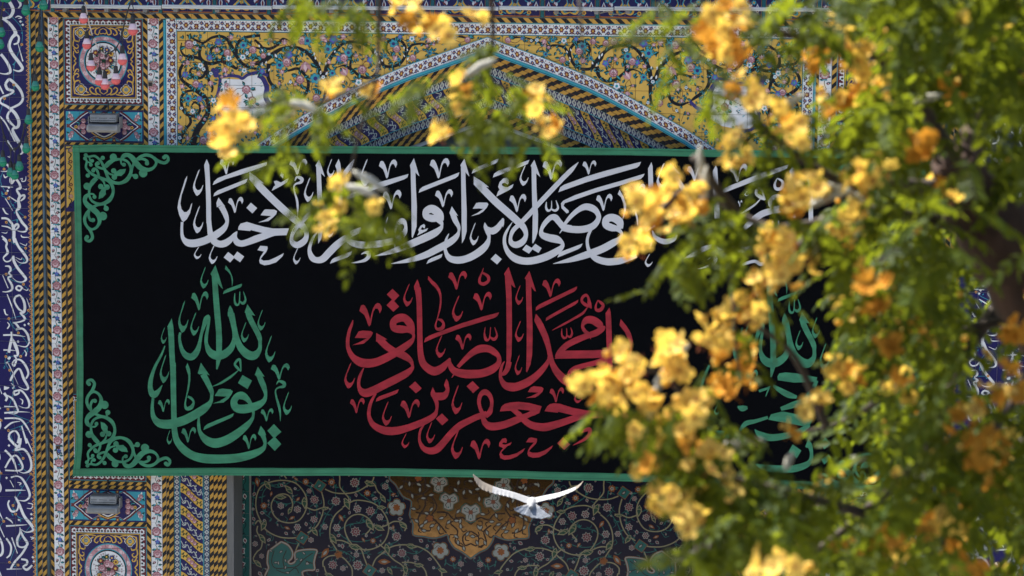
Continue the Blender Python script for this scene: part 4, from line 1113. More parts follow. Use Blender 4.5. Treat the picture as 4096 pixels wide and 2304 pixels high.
def inscription_wall(side):
    X = xl if side == 'l' else xr
    nm = 'left' if side == 'l' else 'right'
    base = (min(X(126), X(-150)) + max(X(126), X(-150))) / 2
    wall = tag(empty('inscription_wall', (base, 0, 0)), 'blue tiled wall band with white calligraphy beside the ' + ('green bulbs' if side == 'l' else 'thick tree trunk, mostly behind leaves'), 'wall')
    Y = -0.02
    XO = -160
    a, b = sorted((X(125), X(XO - 40)))
    box('wall_core', a, b, Y + .001, 1.25, 0.0, zl(-420), tm('grout'), wall)
    o = Orn()
    def f(px, py): return (X(px), zl(py))
    kx = (1 if side == 'l' else RS) * PXM
    for px, py in [tuple(map(float, s.split(','))) for s in FLOW]: pass
    shifts = ((0, 0, 1),) + ((-122, 340, 1),)
    mirror = (lambda px: px) if side == 'l' else (lambda px: 100 - px)   # the lettering is not mirrored on the far wall
    rng = random.Random(2 if side == 'l' else 9)
    for dx, dy, _ in shifts:
        for (ox, oy), sc, txt in INSCR:
            for line in txt.split('\n'):
                P = []
                for x, y, w in nums(line):
                    px, py = x / sc + ox + dx, y / sc + oy
                    if side == 'r': px = -25 - (px + (34 if dx == 0 else 30)); 
                    if dx: py = (py + dy)
                    P.append((px, py, w / sc * PXM * .95))
                Q = [(*f(p[0], p[1]), p[2]) for p in P]
                o.stroke(Q, 'white', 3)
                if dy: o.stroke([(x, z + 2360 * PXM * 0.985, w) for x, z, w in Q], 'white', 3)
        for s in INSDOT:
            px, py = map(float, s.split(',')); px += dx; py += dy
            if side == 'r': px = -25 - px - 34
            x, z = f(px, py); o.disc(x, z, .0125, 'white', 4, 4)
        # turquoise tendrils with small flowers
        last = None
        for s in sorted(FLOW, key=lambda q: float(q.split(',')[1])):
            px, py = map(float, s.split(',')); px += dx
            if side == 'r': px = -25 - px - 34
            x, z = f(px, py)
            if last:
                mxx, mz = (x + last[0]) / 2 + rng.uniform(-.08, .08), (z + last[1]) / 2
                o.stroke([(last[0], last[1], .003), (mxx, mz, .004), (x, z, .003)], 'turq', 1)
                for q in range(3): o.leaf(mxx, mz + rng.uniform(-.05, .05), .022, .008, rng.uniform(0, 6.28), 'turq', 1)
            last = (x, z)
            o.ros(x, z, .0135, 6, 'amber', 5, .3); o.disc(x, z, .005, 'brown', 6, 6)
    # lattice edge
    for (e, q) in ((112, 1), (XO + 12, -1)):
        for k in range(150):
            y = -30 + k * 17.6
            x, z = f(e + 1.5 * q, y); r = .0145
            o.disc(x, z, r, 'amber', 3, 4); o.disc(x, z, r * .5, 'navy', 4, 4)
            x2, z2 = f(e + 8 * q, y + 8.8); o.disc(x2, z2, r * .9, 'amber', 3, 4)
            for t in (-1, 1): o.stroke([(x, z, .006), (x2, f(0, y + 8.8 * t)[1], .007)], 'amber', 3)
    xs = sorted([X(v) for v in (122, 39, -39, -117, XO)])
    zs = sorted(zl(39 + 88.9 * i) for i in range(-2, 28))
    p = meshobj('inscription_band', [(xs[0], Y, zs[0]), (xs[-1], Y, zs[0]), (xs[-1], Y, zs[-1]), (xs[0], Y, zs[-1])], [(0, 1, 2, 3)], [tm('grout')], None, wall)
    grid_tiles(p, 'inscription_tile', xs, zs, o, 'navy', lambda x, z: (x, z), Y, th=0.005)
    for a_, b_ in ((121.5, 126), (XO - 5, XO - .5)):
        u, v = sorted((X(a_), X(b_)))
        box('glazed_edge', u, v, Y - .012, Y, zs[0], zs[-1], tm('turq'), wall, .003)
    A, B = vline(X, XO - 24, YS), vline(X, XO - 7, YS)
    q = backing(wall, 'stripe_border', A, B, Y); band(q, 'stripe_tile', A, B, Y, 'ochre', stripes(17, 88.6, 1), 17, 88.6)
inscription_wall('l'); inscription_wall('r')

# ------------------------------------------------------------------ the banner
YB = -0.16
def rip(x, z):
    return 0.006 * sin(x * 5.1 + 0.6 * sin(z * 2.0)) + 0.0035 * sin(x * 11.3 + z * 1.7) + 0.004 * sin(z * 6.0 + x * 1.2) + 0.003 * sin((x + z) * 17.0)
def banner():
    bn = tag(empty('banner', (W(1990, 600)[0], YB, W(1990, 1905)[1])), 'long black cloth banner with green edging and white, red and green calligraphy', 'banner')
    bl = mat('black_cloth', (0.0022, 0.0025, 0.0034), rough=0.95, spec=0.06, vary=0.15, bump=0.25, bscale=14)
    gr = mat('green_satin', (0.032, 0.185, 0.092), rough=0.6, spec=0.25, vary=0.25, nscale=5, bump=0.6, bscale=8, streak=(1, 1, 3.0), sheen=.2)
    wh = mat('white_applique', (0.55, 0.55, 0.57), rough=0.75, spec=0.2, vary=0.09, nscale=5, bump=0.4, bscale=10)
    rd = mat('red_applique', (0.33, 0.018, 0.030), rough=0.65, spec=0.25, vary=0.38, nscale=6, bump=0.7, bscale=10, streak=(1, 1, 2.5))
    gw = mat('green_applique', (0.040, 0.205, 0.108), rough=0.65, spec=0.25, vary=0.38, nscale=6, bump=0.7, bscale=10, streak=(1, 1, 2.5))
    GRID = 0.11
    def sheet(name, orn, m, h, thick=0.0):
        V, F = [], []
        for pts, c, hh in orn.T:
            x0 = min(p[0] for p in pts); x1 = max(p[0] for p in pts); z0 = min(p[1] for p in pts); z1 = max(p[1] for p in pts)
            for i in range(int(math.floor(x0 / GRID)), int(math.floor(x1 / GRID)) + 1):
                for j in range(int(math.floor(z0 / GRID)), int(math.floor(z1 / GRID)) + 1):
                    q = cutbox(pts, i * GRID, j * GRID, (i + 1) * GRID, (j + 1) * GRID)
                    if not q: continue
                    k = len(V)
                    V += [(p[0], YB - rip(p[0], p[1]) - h - hh, p[1]) for p in q]
                    F.append(tuple(range(k, k + len(q))))
        return meshobj(name, V, F, [m], None, bn)
    # cloth outline in photo coordinates
    LT = [(290, 581), (296, 750), (302, 970), (307, 1500), (301, 1800), (291, 1905)]
    RT = [(3705, 613), (3698, 950), (3688, 1400), (3676, 1800), (3668, 1984)]
    TP = [(290, 581), (440, 577), (700, 581), (1300, 584), (2048, 588), (2500, 592), (3000, 601), (3300, 603), (3705, 613)]
    BT = [(291, 1905), (560, 1903), (1024, 1902), (1620, 1904), (2048, 1913), (2550, 1926), (3072, 1948), (3565, 1974), (3668, 1984)]
    def along(P, t, ax):
        v = P[0][ax] + (P[-1][ax] - P[0][ax]) * t
        for a, b in zip(P, P[1:]):
            if v <= b[ax] + 1e-6:
                s = (v - a[ax]) / (b[ax] - a[ax]); return (a[0] + (b[0] - a[0]) * s, a[1] + (b[1] - a[1]) * s)
        return P[-1]
    def coons(u, v):
        l, r, t, b = along(LT, v, 1), along(RT, v, 1), along(TP, u, 0), along(BT, u, 0)
        c00, c10, c01, c11 = LT[0], RT[0], LT[-1], RT[-1]
        return tuple((1 - u) * l[i] + u * r[i] + (1 - v) * t[i] + v * b[i] - ((1 - u) * (1 - v) * c00[i] + u * (1 - v) * c10[i] + (1 - u) * v * c01[i] + u * v * c11[i]) for i in (0, 1))
    nu, nv = 120, 44
    V, F = [], []
    for j in range(nv + 1):
        for i in range(nu + 1):
            x, z = W(*coons(i / nu, j / nv), YB); V.append((x, YB - rip(x, z), z))
    for j in range(nv):
        for i in range(nu):
            q = j * (nu + 1) + i; F.append((q, q + 1, q + nu + 2, q + nu + 1))
    n0 = len(V)
    V += [(x, y + .004, z) for x, y, z in V]; F += [tuple(n0 + k for k in f[::-1]) for f in F]
    meshobj('cloth', V, F, [bl], None, bn, smooth=True)
    # green edging, four sewn strips
    bw = {'top': 29.5, 'bottom': 30.5, 'left': 27.5, 'right': 29}
    def edging(P, side):
        o = Orn(lambda x, y: W(x, y, YB))
        n = 90
        for i in range(n):
            a, b = along(P, i / n, 1 if side in ('left', 'right') else 0), along(P, (i + 1) / n, 1 if side in ('left', 'right') else 0)
            w = bw[side]
            d = {'top': (0, w), 'bottom': (0, -w), 'left': (w, 0), 'right': (-w, 0)}[side]
            o.add([o.f(*a), o.f(*b), o.f(b[0] + d[0], b[1] + d[1]), o.f(a[0] + d[0], a[1] + d[1])], 'x', 0)
            if side in ('top', 'bottom'):
                pass
        ob = sheet('edging', o, gr, 0.004 if side in ('top', 'bottom') else 0.0055)
        st = Orn(lambda x, y: W(x, y, YB))
        for i in range(n):
            ax = 1 if side in ('left', 'right') else 0
            a, b = along(P, i / n, ax), along(P, (i + 1) / n, ax)
            for q in (.28, .93):
                d = {'top': (0, 30 * q), 'bottom': (0, -30 * q), 'left': (28 * q, 0), 'right': (-28 * q, 0)}[side]
                a2, b2 = (a[0] + d[0], a[1] + d[1]), (b[0] + d[0], b[1] + d[1])
                e = (1.3, 0) if ax else (0, 1.3)
                st.add([st.f(*a2), st.f(*b2), st.f(b2[0] + e[0], b2[1] + e[1]), st.f(a2[0] + e[0], a2[1] + e[1])], 'x', 0)
        sm = mat('seam_thread', (0.018, 0.105, 0.055), rough=.9, vary=.2)
        s_ = sheet('seam', st, sm, 0.0072)
        s_.parent = ob; s_.matrix_parent_inverse = Matrix.Identity(4)
    edging(TP, 'top'); edging(BT, 'bottom'); edging(LT, 'left'); edging(RT, 'right')

    # ---- calligraphy: strokes (x, y, width) and outlines, read off enlargements of the photo
    VM = [((x - 1040) / 247.0, (y - 57) / 255.0) for x, y in nums("1040,145 1058,85 1080,76 1100,85 1125,130 1145,190 1158,240 1172,180 1190,115 1215,72 1240,57 1265,63 1284,95 1286,125 1265,170 1255,140 1240,118 1215,118 1195,150 1180,210 1165,290 1148,312 1135,295 1115,235 1095,190 1075,172")]
    JM = [((x - 287) / 133.0, (y - 178) / 337.0) for x, y in nums("375,178 355,205 325,285 297,360 287,410 300,460 325,505 340,515 370,495 400,450 415,400 420,375 410,385 395,420 370,442 345,443 322,420 313,380 325,320 350,260 372,200")]
    def draw(o, origin, sc, items):
        ox, oy = origin
        f = lambda x, y: W(ox + x / sc, oy + y / sc, YB)
        for it in items.strip().split('\n'):
            k, rest = it[0], it[1:].strip()
            if k == 'K':
                o.stroke([(*f(x, y), max(w, 3) / sc * PXM) for x, y, w in nums(rest)], 'x', 0, 7)
            elif k == 'P':
                o.poly([f(x, y) for x, y in nums(rest)], 'x', 0)
            elif k == 'C':
                for x, y, r in nums(rest): X, Z = f(x, y); o.disc(X, Z, r / sc * PXM, 'x', 0, 20)
            elif k in 'VJ':
                T = VM if k == 'V' else JM
                for x0, y0, x1, y1 in nums(rest):
                    o.poly([f(x0 + a * (x1 - x0), y0 + b * (y1 - y0)) for a, b in T], 'x', 0)
    A = """K 150,845,34 147,940,34 160,1040,48 220,1103,88 310,1112,95 420,1085,92 510,1045,92 600,990,88 680,925,72 718,850,44 708,780,62 675,700,72 640,640,74
P 612,535 695,648 650,632 590,660 583,605
P 463,52 495,125 505,300 514,560 518,760 520,860 460,860 455,600 448,300 432,125
K 490,820,60 500,920,62 515,1010,74 560,1090,86 630,1122,84 700,1108,86 765,1062,70 815,1000,42 846,962,8
K 845,966,10 822,1030,46 840,1090,78 895,1115,78 970,1100,78 1080,1058,86 1180,1022,85 1300,978,86 1400,968,86
P 1380,925 1500,924 1468,1010 1380,1012
P 858,942 862,905 890,865 970,842 1080,875 1190,905 1300,925 1400,926 1400,970 1180,984 1020,945 1010,957
P 540,378 555,335 600,292 900,180 1225,87 1222,128 960,225 700,305
P 547,522 560,480 600,447 980,297 965,340 940,360
V 627,38,812,248 732,527,925,732 1505,48,1730,250
J 287,178,420,515 288,640,420,988 300,1155,398,1312 490,1130,600,1372 92,262,280,845 1688,280,1808,592 1550,1170,1643,1378
P 963,665 1020,600 1100,668 1040,735
P 677,1290 735,1220 805,1275 850,1215 937,1278 885,1350 808,1297 760,1352
P 1142,758 1190,690 1210,683 1320,688 1352,705 1340,745 1300,785 1240,832 1110,850 1200,815 1275,768
P 1103,1198 1140,1143 1230,1150 1232,1180 1215,1220 1165,1280 1145,1310 1180,1330 1250,1325 1330,1290 1437,1235 1420,1275 1340,1350 1250,1380 1190,1388 1135,1365 1127,1330 1140,1285 1185,1215
K 1040,285,86 1150,410,92 1300,560,92 1480,730,92 1630,860,88 1695,930,72 1720,1010,56 1690,1085,76 1605,1135,80 1545,1105,66 1532,1040,44 1565,950,50 1640,860,56 1700,800,58 1790,710,54 1900,600,54 2050,440,54 2180,260,56 2270,140,50 2320,55,8
P 1003,212 1110,290 1188,357 1125,345 1060,370 1003,310
K 1575,325,10 1602,278,26 1660,300,46 1650,342,36 1590,362,22 1563,400,18 1575,480,20 1600,570,28 1608,660,24 1606,785,5
P 1390,255 1410,207 1438,240 1425,293
P 1285,450 1310,395 1330,380 1310,330 1345,320 1400,345 1497,288 1480,340 1400,390"""
    B = """P 118,52 190,275 140,230 145,370 160,640 160,950 140,1060 103,1118 100,985 95,600 85,300 80,150 70,133
K 106,960,8 50,1025,26 12,1110,36 -8,1200,48 22,1290,75 80,1325,74 160,1310,86 240,1230,90 330,1140,90 430,1060,80 530,990,75 650,938,62
K 440,1040,50 530,1105,78 640,1132,86 760,1130,88 880,1118,85 1000,1090,80 1110,1055,85 1190,975,64 1207,890,38 1170,832,76 1110,860,52 1080,930,30 1068,1030,30 1068,1100,20 1072,1162,5
P 1310,40 1380,270 1330,220 1335,400 1348,650 1345,900 1320,980 1292,1045 1283,1030 1280,600 1270,180 1260,130
P 360,50 380,100 398,230 408,300 408,640 400,665 355,655 350,380 345,250 335,180 318,135
K 1655,830,60 1630,745,100 1545,680,104 1470,705,88 1465,770,80 1530,797,90 1600,800,85 1650,850,58 1662,885,34 1640,930,60 1560,990,90 1400,1065,92 1200,1150,84 1000,1225,52 812,1275,4
P 1350,1015 1375,970 1365,940 1395,890 1435,868 1453,885 1445,925 1415,905 1395,935 1420,945 1490,920 1470,955 1400,990
P 1788,645 1868,768 1830,748 1770,750 1758,730
K 1795,720,72 1830,820,66 1872,900,48 1876,960,32 1850,1020,60 1790,1080,80 1700,1135,88 1600,1187,88 1450,1262,80 1250,1325,54 1020,1370,4
K 1750,990,8 1718,1060,30 1702,1150,38 1714,1230,46 1760,1300,76 1850,1325,88 1960,1310,88 2070,1262,90 2170,1190,90 2230,1120,70 2255,1040,40 2240,970,58 2212,905,48 2202,852,6
V 870,55,1100,295 1510,38,1758,297 918,437,1155,685 1577,430,1802,658
J 633,48,772,392 215,48,308,287 935,770,1013,1005 205,835,300,1040
P 440,580 455,530 500,490 880,340 1242,238 1230,280 1190,305 800,440 560,530
P 1370,475 1385,430 1420,400 1882,218 1868,265 1835,290
P 250,1370 275,1320 300,1300 530,1210 515,1255 480,1285
K 645,1252,6 690,1230,25 735,1235,50 738,1280,50 690,1325,40 600,1350,22 522,1360,5
P 1467,1372 1490,1325 1530,1300 1670,1245 1655,1290 1620,1310"""
    Cc = """P 55,47 118,272 68,218 75,450 85,700 85,960 60,1050 25,1115 22,900 18,500 12,150 3,130
K 330,920,46 400,958,86 470,922,76 522,850,54 545,808,30
P 528,800 545,792 558,810 556,870 542,910 525,875
P 147,235 165,185 210,155 490,43 470,90 440,110
P 413,285 430,235 480,200 875,60 855,110 800,135
J 750,125,865,388 122,850,235,1138
P 457,525 480,460 500,440 480,400 500,340 545,295 590,285 615,315 610,360 598,372 570,350 535,355 525,380 560,400 600,405 675,365 660,410 620,440
V 622,490,837,720 1040,57,1287,312 1543,68,1718,248 1715,490,1922,707
P 160,678 205,605 240,598 340,600 358,620 340,660 290,715 240,745 135,772 220,730 295,678 240,672
P 172,270 290,345 365,408 305,398 225,420 172,370
K 205,340,90 320,460,90 450,590,92 600,720,92 740,845,88 808,920,72 832,1010,52 790,1090,76 710,1130,80 650,1105,66 638,1040,42 670,950,52 750,870,54 850,770,60 950,660,60 1100,500,60 1280,310,58 1400,190,55 1493,90,6
P 937,60 1012,277 960,230 965,450 975,620 985,750 980,960 955,1050 920,1115 912,1100 918,740 910,600 905,350 902,155 890,135
K 1400,930,90 1310,905,80 1250,845,74 1200,788,80 1140,790,64 1065,865,56 1026,945,44 1040,1005,76 1120,1040,92 1220,1062,94 1285,1105,50 1288,1150,52 1230,1205,82 1100,1275,92 950,1322,90 820,1335,90 700,1305,90 610,1230,66 565,1130,46 563,1030,38 600,940,28 660,845,6
K 1280,915,70 1400,935,86 1550,935,86 1680,890,80 1745,800,60 1728,725,66 1670,672,84 1580,652,80 1490,692,62 1400,770,50 1320,868,38
K 1288,940,20 1256,985,8
K 1090,590,8 1085,660,26 1110,700,30 1150,675,16 1155,575,7
K 1150,680,18 1200,700,30 1235,660,26 1210,570,7
P 787,1190 835,1127 905,1168 950,1117 1030,1172 990,1232 915,1187 870,1240
P 386,1312 448,1245 527,1312 467,1378
P 1228,1292 1250,1235 1290,1210 1545,1115 1525,1160 1490,1185
P 1240,468 1265,405 1310,375 1600,268 1850,195 2282,85 2260,135 2230,160 1860,265 1600,340 1400,410
P 1345,735 1280,670 1272,610 1300,575 1450,505 1700,420 2016,330 2327,235 2310,270 2280,300 2016,385 1700,475 1400,580 1320,605 1305,640 1370,700 1370,722
K 1690,890,20 1640,960,34 1605,1060,36 1612,1160,42 1652,1250,60 1730,1312,80 1850,1345,88 1960,1340,88 2030,1330,80 2130,1300,66 2225,1268,50"""
    D = """K 195,930,60 180,840,98 95,790,96 20,812,90 12,880,86 80,915,90 150,930,68 198,970,42 212,1005,36 180,1060,60 100,1110,86 -50,1190,92 -250,1262,86 -450,1325,56 -655,1370,4
P 585,90 600,140 612,500 610,620 555,615 548,400 542,170
J 648,97,800,450 500,1240,600,1410
P 183,440 230,520 268,630 262,720 218,828 240,700 235,620 200,530 160,495
V 310,362,510,530 1030,125,1250,330 1565,107,1795,345
K 375,575,10 410,545,26 465,560,36 420,590,24 370,620,18 385,720,20 405,800,20 410,885,5
P 825,97 950,240 900,225 1100,560 1180,700 1120,720 1040,580 820,200 798,180
P 1395,130 1415,170 1432,480 1450,800 1380,800 1362,450 1358,200
P 1462,490 1480,440 1540,400 2000,215 2312,120 2295,165 2260,185 2016,280 1700,400
K 1290,1318,8 1340,1288,25 1388,1290,50 1385,1340,45 1330,1385,35 1250,1415,20 1170,1435,5
K 365,1060,36 430,1012,44 520,935,55 620,870,60
K 595,950,10 640,1040,50 750,1090,66 860,1060,56 900,1000,30
K 430,1018,10 530,1038,36 582,1100,26 560,1170,9
K 1000,1300,6 1120,1250,55 1250,1180,62 1370,1150,50 1450,1190,22 1540,1205,50 1640,1180,62 1760,1198,76 1870,1165,70 1945,1095,40 1990,1050,5
K 870,745,60 960,735,56 1100,745,30"""
    E = """K 1090,640,44 1080,590,60 1010,545,82 940,532,62 885,575,50 890,635,48 940,672,56 1010,668,70 1085,650,50
K 1090,610,60 1080,650,70 1000,688,74 900,705,76 780,745,80 660,830,76 575,910,54 535,965,8
K 975,288,8 942,370,28 960,425,38 1020,422,42 1045,370,36 1030,325,28 975,295,18
K 822,565,14 800,505,22 785,450,28 745,422,28 710,450,32 715,495,38 770,535,46 822,560,26
K 770,545,8 700,620,22 600,690,24 430,785,5
P 1185,117 1250,345 1197,295 1200,500 1205,790 1140,790 1135,500 1135,230 1125,205
P 1405,217 1460,350 1415,350 1430,940 1370,940 1365,350 1345,310
K 820,850,10 822,950,28 855,1015,22
K 915,830,10 918,900,20
K 990,825,8 992,880,18
K 310,1435,5 450,1420,25 580,1365,35 690,1340,38 760,1375,42 820,1360,40 850,1293,6
K 830,1340,26 880,1355,36 915,1298,6
J 560,455,620,520 290,780,330,900
V 478,570,532,655
P 365,715 400,660 425,655 395,705"""
    o = Orn()
    for org, t in (((680, 620), A), ((1240, 620), B), ((1840, 620), Cc), ((2420, 620), D), ((2800, 620), E)): draw(o, org, 3.15, t)
    tag(sheet('white_lettering', o, wh, 0.004), 'white upper line of calligraphy on the banner')
    G1 = """J 850,60,970,368 707,705,833,1036 295,915,380,1148 1428,840,1540,1130 1768,1028,1915,1412 537,538,683,996 1660,662,1776,962
P 1070,35 1120,180 1175,372 1150,350 1100,290 1115,480 1140,750 1150,880 1160,1080 1158,1245 1145,1370 1100,1500 1085,1516 1075,1500 1078,1250 1075,1000 1050,700 1030,420 1018,190 1000,160
P 1215,38 1270,110 1310,200 1318,250 1305,345 1300,250 1285,180 1250,130 1203,92
P 1175,445 1190,400 1240,370 1442,297 1440,330 1420,350
V 723,407,970,680
K 1345,430,8 1340,540,26 1365,595,36 1405,570,20 1415,410,12
K 1412,545,20 1460,575,40 1495,520,28 1465,408,8
P 1275,603 1310,660 1340,760 1245,760 1240,725 1250,660
K 1290,720,92 1325,880,76 1345,1000,76 1330,1110,66 1280,1220,92 1180,1300,112 1070,1312,122 985,1260,98 938,1150,52 936,1050,50 955,930,40 968,850,42 965,770,62
K 978,745,34 935,800,74 900,900,54 870,1000,42 845,1120,48 812,1240,76 740,1330,96 660,1320,90 595,1240,60 562,1120,42 558,1040,36 568,990,34
K 1350,960,56 1378,1090,76 1430,1210,102 1530,1302,126 1620,1310,115 1690,1230,62 1697,1130,50 1688,1060,70 1650,970,76 1590,860,78 1545,760,80 1530,700,78
P 1522,587 1630,750 1580,740 1500,715 1480,705"""
    G1b = """P 448,790 468,900 480,1040 500,1449 425,1449 400,1020 387,905
K 355,1175,12 310,1290,30 235,1430,38"""
    G2 = """K 455,0,80 465,400,76 470,760,76 480,950,78 512,1080,92 600,1195,110 720,1280,115 880,1325,125 1100,1335,125 1350,1315,120 1560,1262,105 1690,1195,72 1726,1130,42 1718,1060,55 1690,985,72
P 1668,872 1720,940 1742,1000 1660,1010 1630,980
K 240,-10,34 190,110,45 150,250,60 147,370,72 190,440,100 250,400,60 312,308,7
K 182,490,36 172,620,45 190,750,72 260,830,112 360,850,126 460,840,126 600,800,125 740,730,120 880,640,110 970,550,60 990,470,44 985,390,66 930,270,78 870,160,86
P 838,5 960,178 905,155 820,165 798,148
J 275,-110,405,282 1975,400,2100,722 368,930,445,1130
P 655,5 690,90 697,160 665,170 640,90 632,60
K 680,150,30 680,250,27 665,360,24 642,470,16 626,580,26 650,635,50 710,615,55 740,550,28 712,498,35 660,468,28
V 250,503,415,683 572,893,772,1105 1418,984,1608,1197 1668,629,1845,812 1807,10,2067,238
K 1885,300,8 1920,255,28 1988,280,52 1985,325,45 1910,345,24 1872,388,20 1885,480,26 1920,600,34 1938,700,24 1940,808,5
P 1418,170 1548,247 1487,363 1355,280
P 1850,847 1953,955 1868,1030 1950,1125 1862,1217 1757,1110 1842,1035 1760,940
P 1030,460 1090,368 1140,358 1250,370 1282,395 1270,430 1220,500 1155,550 1000,567 1100,530 1200,468
P 873,933 890,885 930,850 1297,698 1285,740 1240,770
K 1395,115,14 1386,0,28 1370,-45,34 1325,-10,32 1312,30,30 1350,75,36 1395,122,12
K 1360,105,8 1260,190,32 1120,280,30 1000,330,5
P 1627,57 1722,195 1665,180 1610,190 1585,170
K 1635,150,80 1670,240,80 1712,340,74 1736,440,44 1715,520,65 1640,580,100 1540,620,120 1420,640,122 1330,620,110 1298,545,96 1340,470,92 1410,455,110 1480,500,76 1535,575,50
K 1560,640,46 1566,720,36 1540,790,52 1450,890,90 1300,1010,116 1150,1090,126 1020,1115,132 910,1070,110 830,970,56 808,850,42 815,720,20"""
    o = Orn()
    draw(o, (560, 1050), 3.534, G1); draw(o, (560, 1050), 3.534, G1b); draw(o, (560, 1450), 3.45, G2)
    tag(sheet('green_lettering', o, gw, 0.004), 'drop-shaped green calligraphy at the left of the banner')
    o = Orn()
    draw(o, (560 + 2217, 1050 + 31), 3.534, G1)
    draw(o, (2750, 1460), 3.294, """P 1185,150 1210,110 1290,97 1450,110 1710,160 1690,220 1400,230 1190,200
P 1065,720 1100,650 1250,612 1450,650 1650,720 1600,800 1500,800 1300,765
K 1130,270,30 1200,320,62 1330,390,80 1440,420,40
K 940,345,36 1050,310,30 1092,278,12
K 1085,290,8 1055,350,18 1030,415,8
K 1230,580,50 1400,520,82 1530,460,70 1640,330,60 1700,200,50
K 1425,510,24 1435,560,22
K 660,545,20 720,570,80 790,560,40
K 690,860,30 770,770,64 900,740,50 1060,690,40
K 885,850,10 960,920,84 1100,960,92 1300,930,84 1500,860,72 1600,780,60
K 900,1310,20 1050,1360,86 1350,1372,96 1530,1330,86 1620,1260,58 1632,1150,44 1612,1060,66
P 1590,968 1640,1040 1630,1080 1570,1090 1550,1075
P 1385,1045 1500,1125 1440,1230 1330,1150
P 1815,950 1890,1040 1800,1110 1750,1020
P 1860,1180 1895,1225 1800,1310 1760,1240
K 290,0,30 230,130,36 182,280,42 192,430,64 235,495,72 300,420,40 332,348,6
K 190,540,30 180,700,44 250,860,90 420,920,110 620,900,100
J 310,110,390,300 350,520,420,660
V 740,62,930,270""")
    tag(sheet('green_lettering', o, gw, 0.004), 'drop-shaped green calligraphy at the right of the banner, behind leaves')
    R1 = """V 355,548,680,888 1638,87,1912,362 2002,387,2272,662 1743,993,1978,1230
P 835,342 935,438 858,520 930,598 848,675 748,580 828,500 752,425
J 990,267,1128,598 1693,438,1855,822 1457,1015,1602,1345 132,1410,290,1790
P 1195,205 1215,260 1240,360 1152,360 1145,305
K 1198,330,88 1220,520,77 1228,800,76 1232,1100,76 1245,1300,86 1290,1440,104 1420,1535,124 1530,1505,110 1610,1430,76 1662,1348,8
K 1670,1350,8 1662,1430,60 1720,1530,98 1850,1575,120 2000,1580,125 2150,1562,115 2290,1505,110 2370,1420,74 2372,1330,62 2310,1262,92 2220,1212,105 2100,1215,112 1990,1272,88 1880,1370,66 1780,1480,50
K 1720,1590,25 1690,1635,8
K 1135,985,48 1095,860,108 1020,770,110 930,765,116 850,820,96 860,910,100 960,928,112 1060,935,84 1128,985,50 1140,1045,38 1100,1110,76 1000,1190,100 880,1270,106 740,1345,112 600,1405,118 470,1425,126 350,1400,120 250,1320,82 190,1200,58 185,1080,52 210,950,45 245,860,36 263,795,10
P 598,983 760,1075 715,1085 650,1130 595,1105
K 635,1060,104 740,1170,102 880,1262,100 1000,1312,110 1090,1380,74 1122,1450,40 1112,1500,62 1030,1572,100 850,1670,112 650,1770,112 480,1848,120 400,1840,108 350,1770,56 345,1680,46 370,1590,42 417,1492,12
P 288,1055 345,960 400,948 520,955 552,980 530,1030 480,1085 415,1138 250,1162 370,1110 465,1058
P 1288,1122 1310,1058 1380,1015 1850,838 2150,745 2380,685 2350,740 2320,762 1850,905 1500,1030
P 1352,158 1430,240 1420,300 1360,225 1346,210
K 1390,235,44 1450,290,50 1510,380,38 1532,500,26 1518,640,24 1482,780,16 1457,880,26 1490,930,42 1555,910,55 1572,850,36 1540,802,40 1490,785,20
K 2150,45,7 2130,110,20 2097,190,32 2100,255,42 2160,275,50 2220,230,42 2215,165,46 2140,115,26"""
    R2 = """K 2265,650,50 2270,560,50 2235,470,70 2170,430,86 2110,470,62 2085,560,54 2100,650,50 2140,750,60
K 2266,640,48 2240,720,76 2180,780,66
K 2200,745,90 2080,780,88 1950,840,90 1800,920,96 1680,1030,96 1580,1150,100 1480,1250,106 1380,1275,100 1290,1240,76 1235,1150,46 1225,1060,36 1245,970,34 1292,895,20
K 2140,790,60 2180,880,88 2260,920,106 2350,920,106
P 1417,353 1450,430 1500,545 1440,560 1385,440 1400,400
K 1400,440,40 1430,470,80 1490,490,106 1570,485,106 1620,430,66 1634,360,48
P 1615,235 1640,280 1655,370 1610,400 1580,325 1595,280
K 1445,500,72 1475,590,54 1475,680,40 1440,760,76 1340,830,92 1200,890,96 1050,945,102 900,985,116 760,990,116 630,950,100 540,880,76 495,780,54 495,680,50 520,580,45 560,500,36 592,445,30
P 1163,270 1258,372 1175,443 1075,348
P 1995,270 2088,367 2000,445 1905,345
P 1552,735 1643,830 1555,908 1463,810
P 592,568 605,520 640,490 923,388 905,440 870,460
V 217,513,430,735 948,529,1232,803 1960,1105,2250,1403
J 680,560,825,915 1685,325,1845,753 1323,858,1450,1166 963,1020,1077,1240 1680,970,1853,1398"""
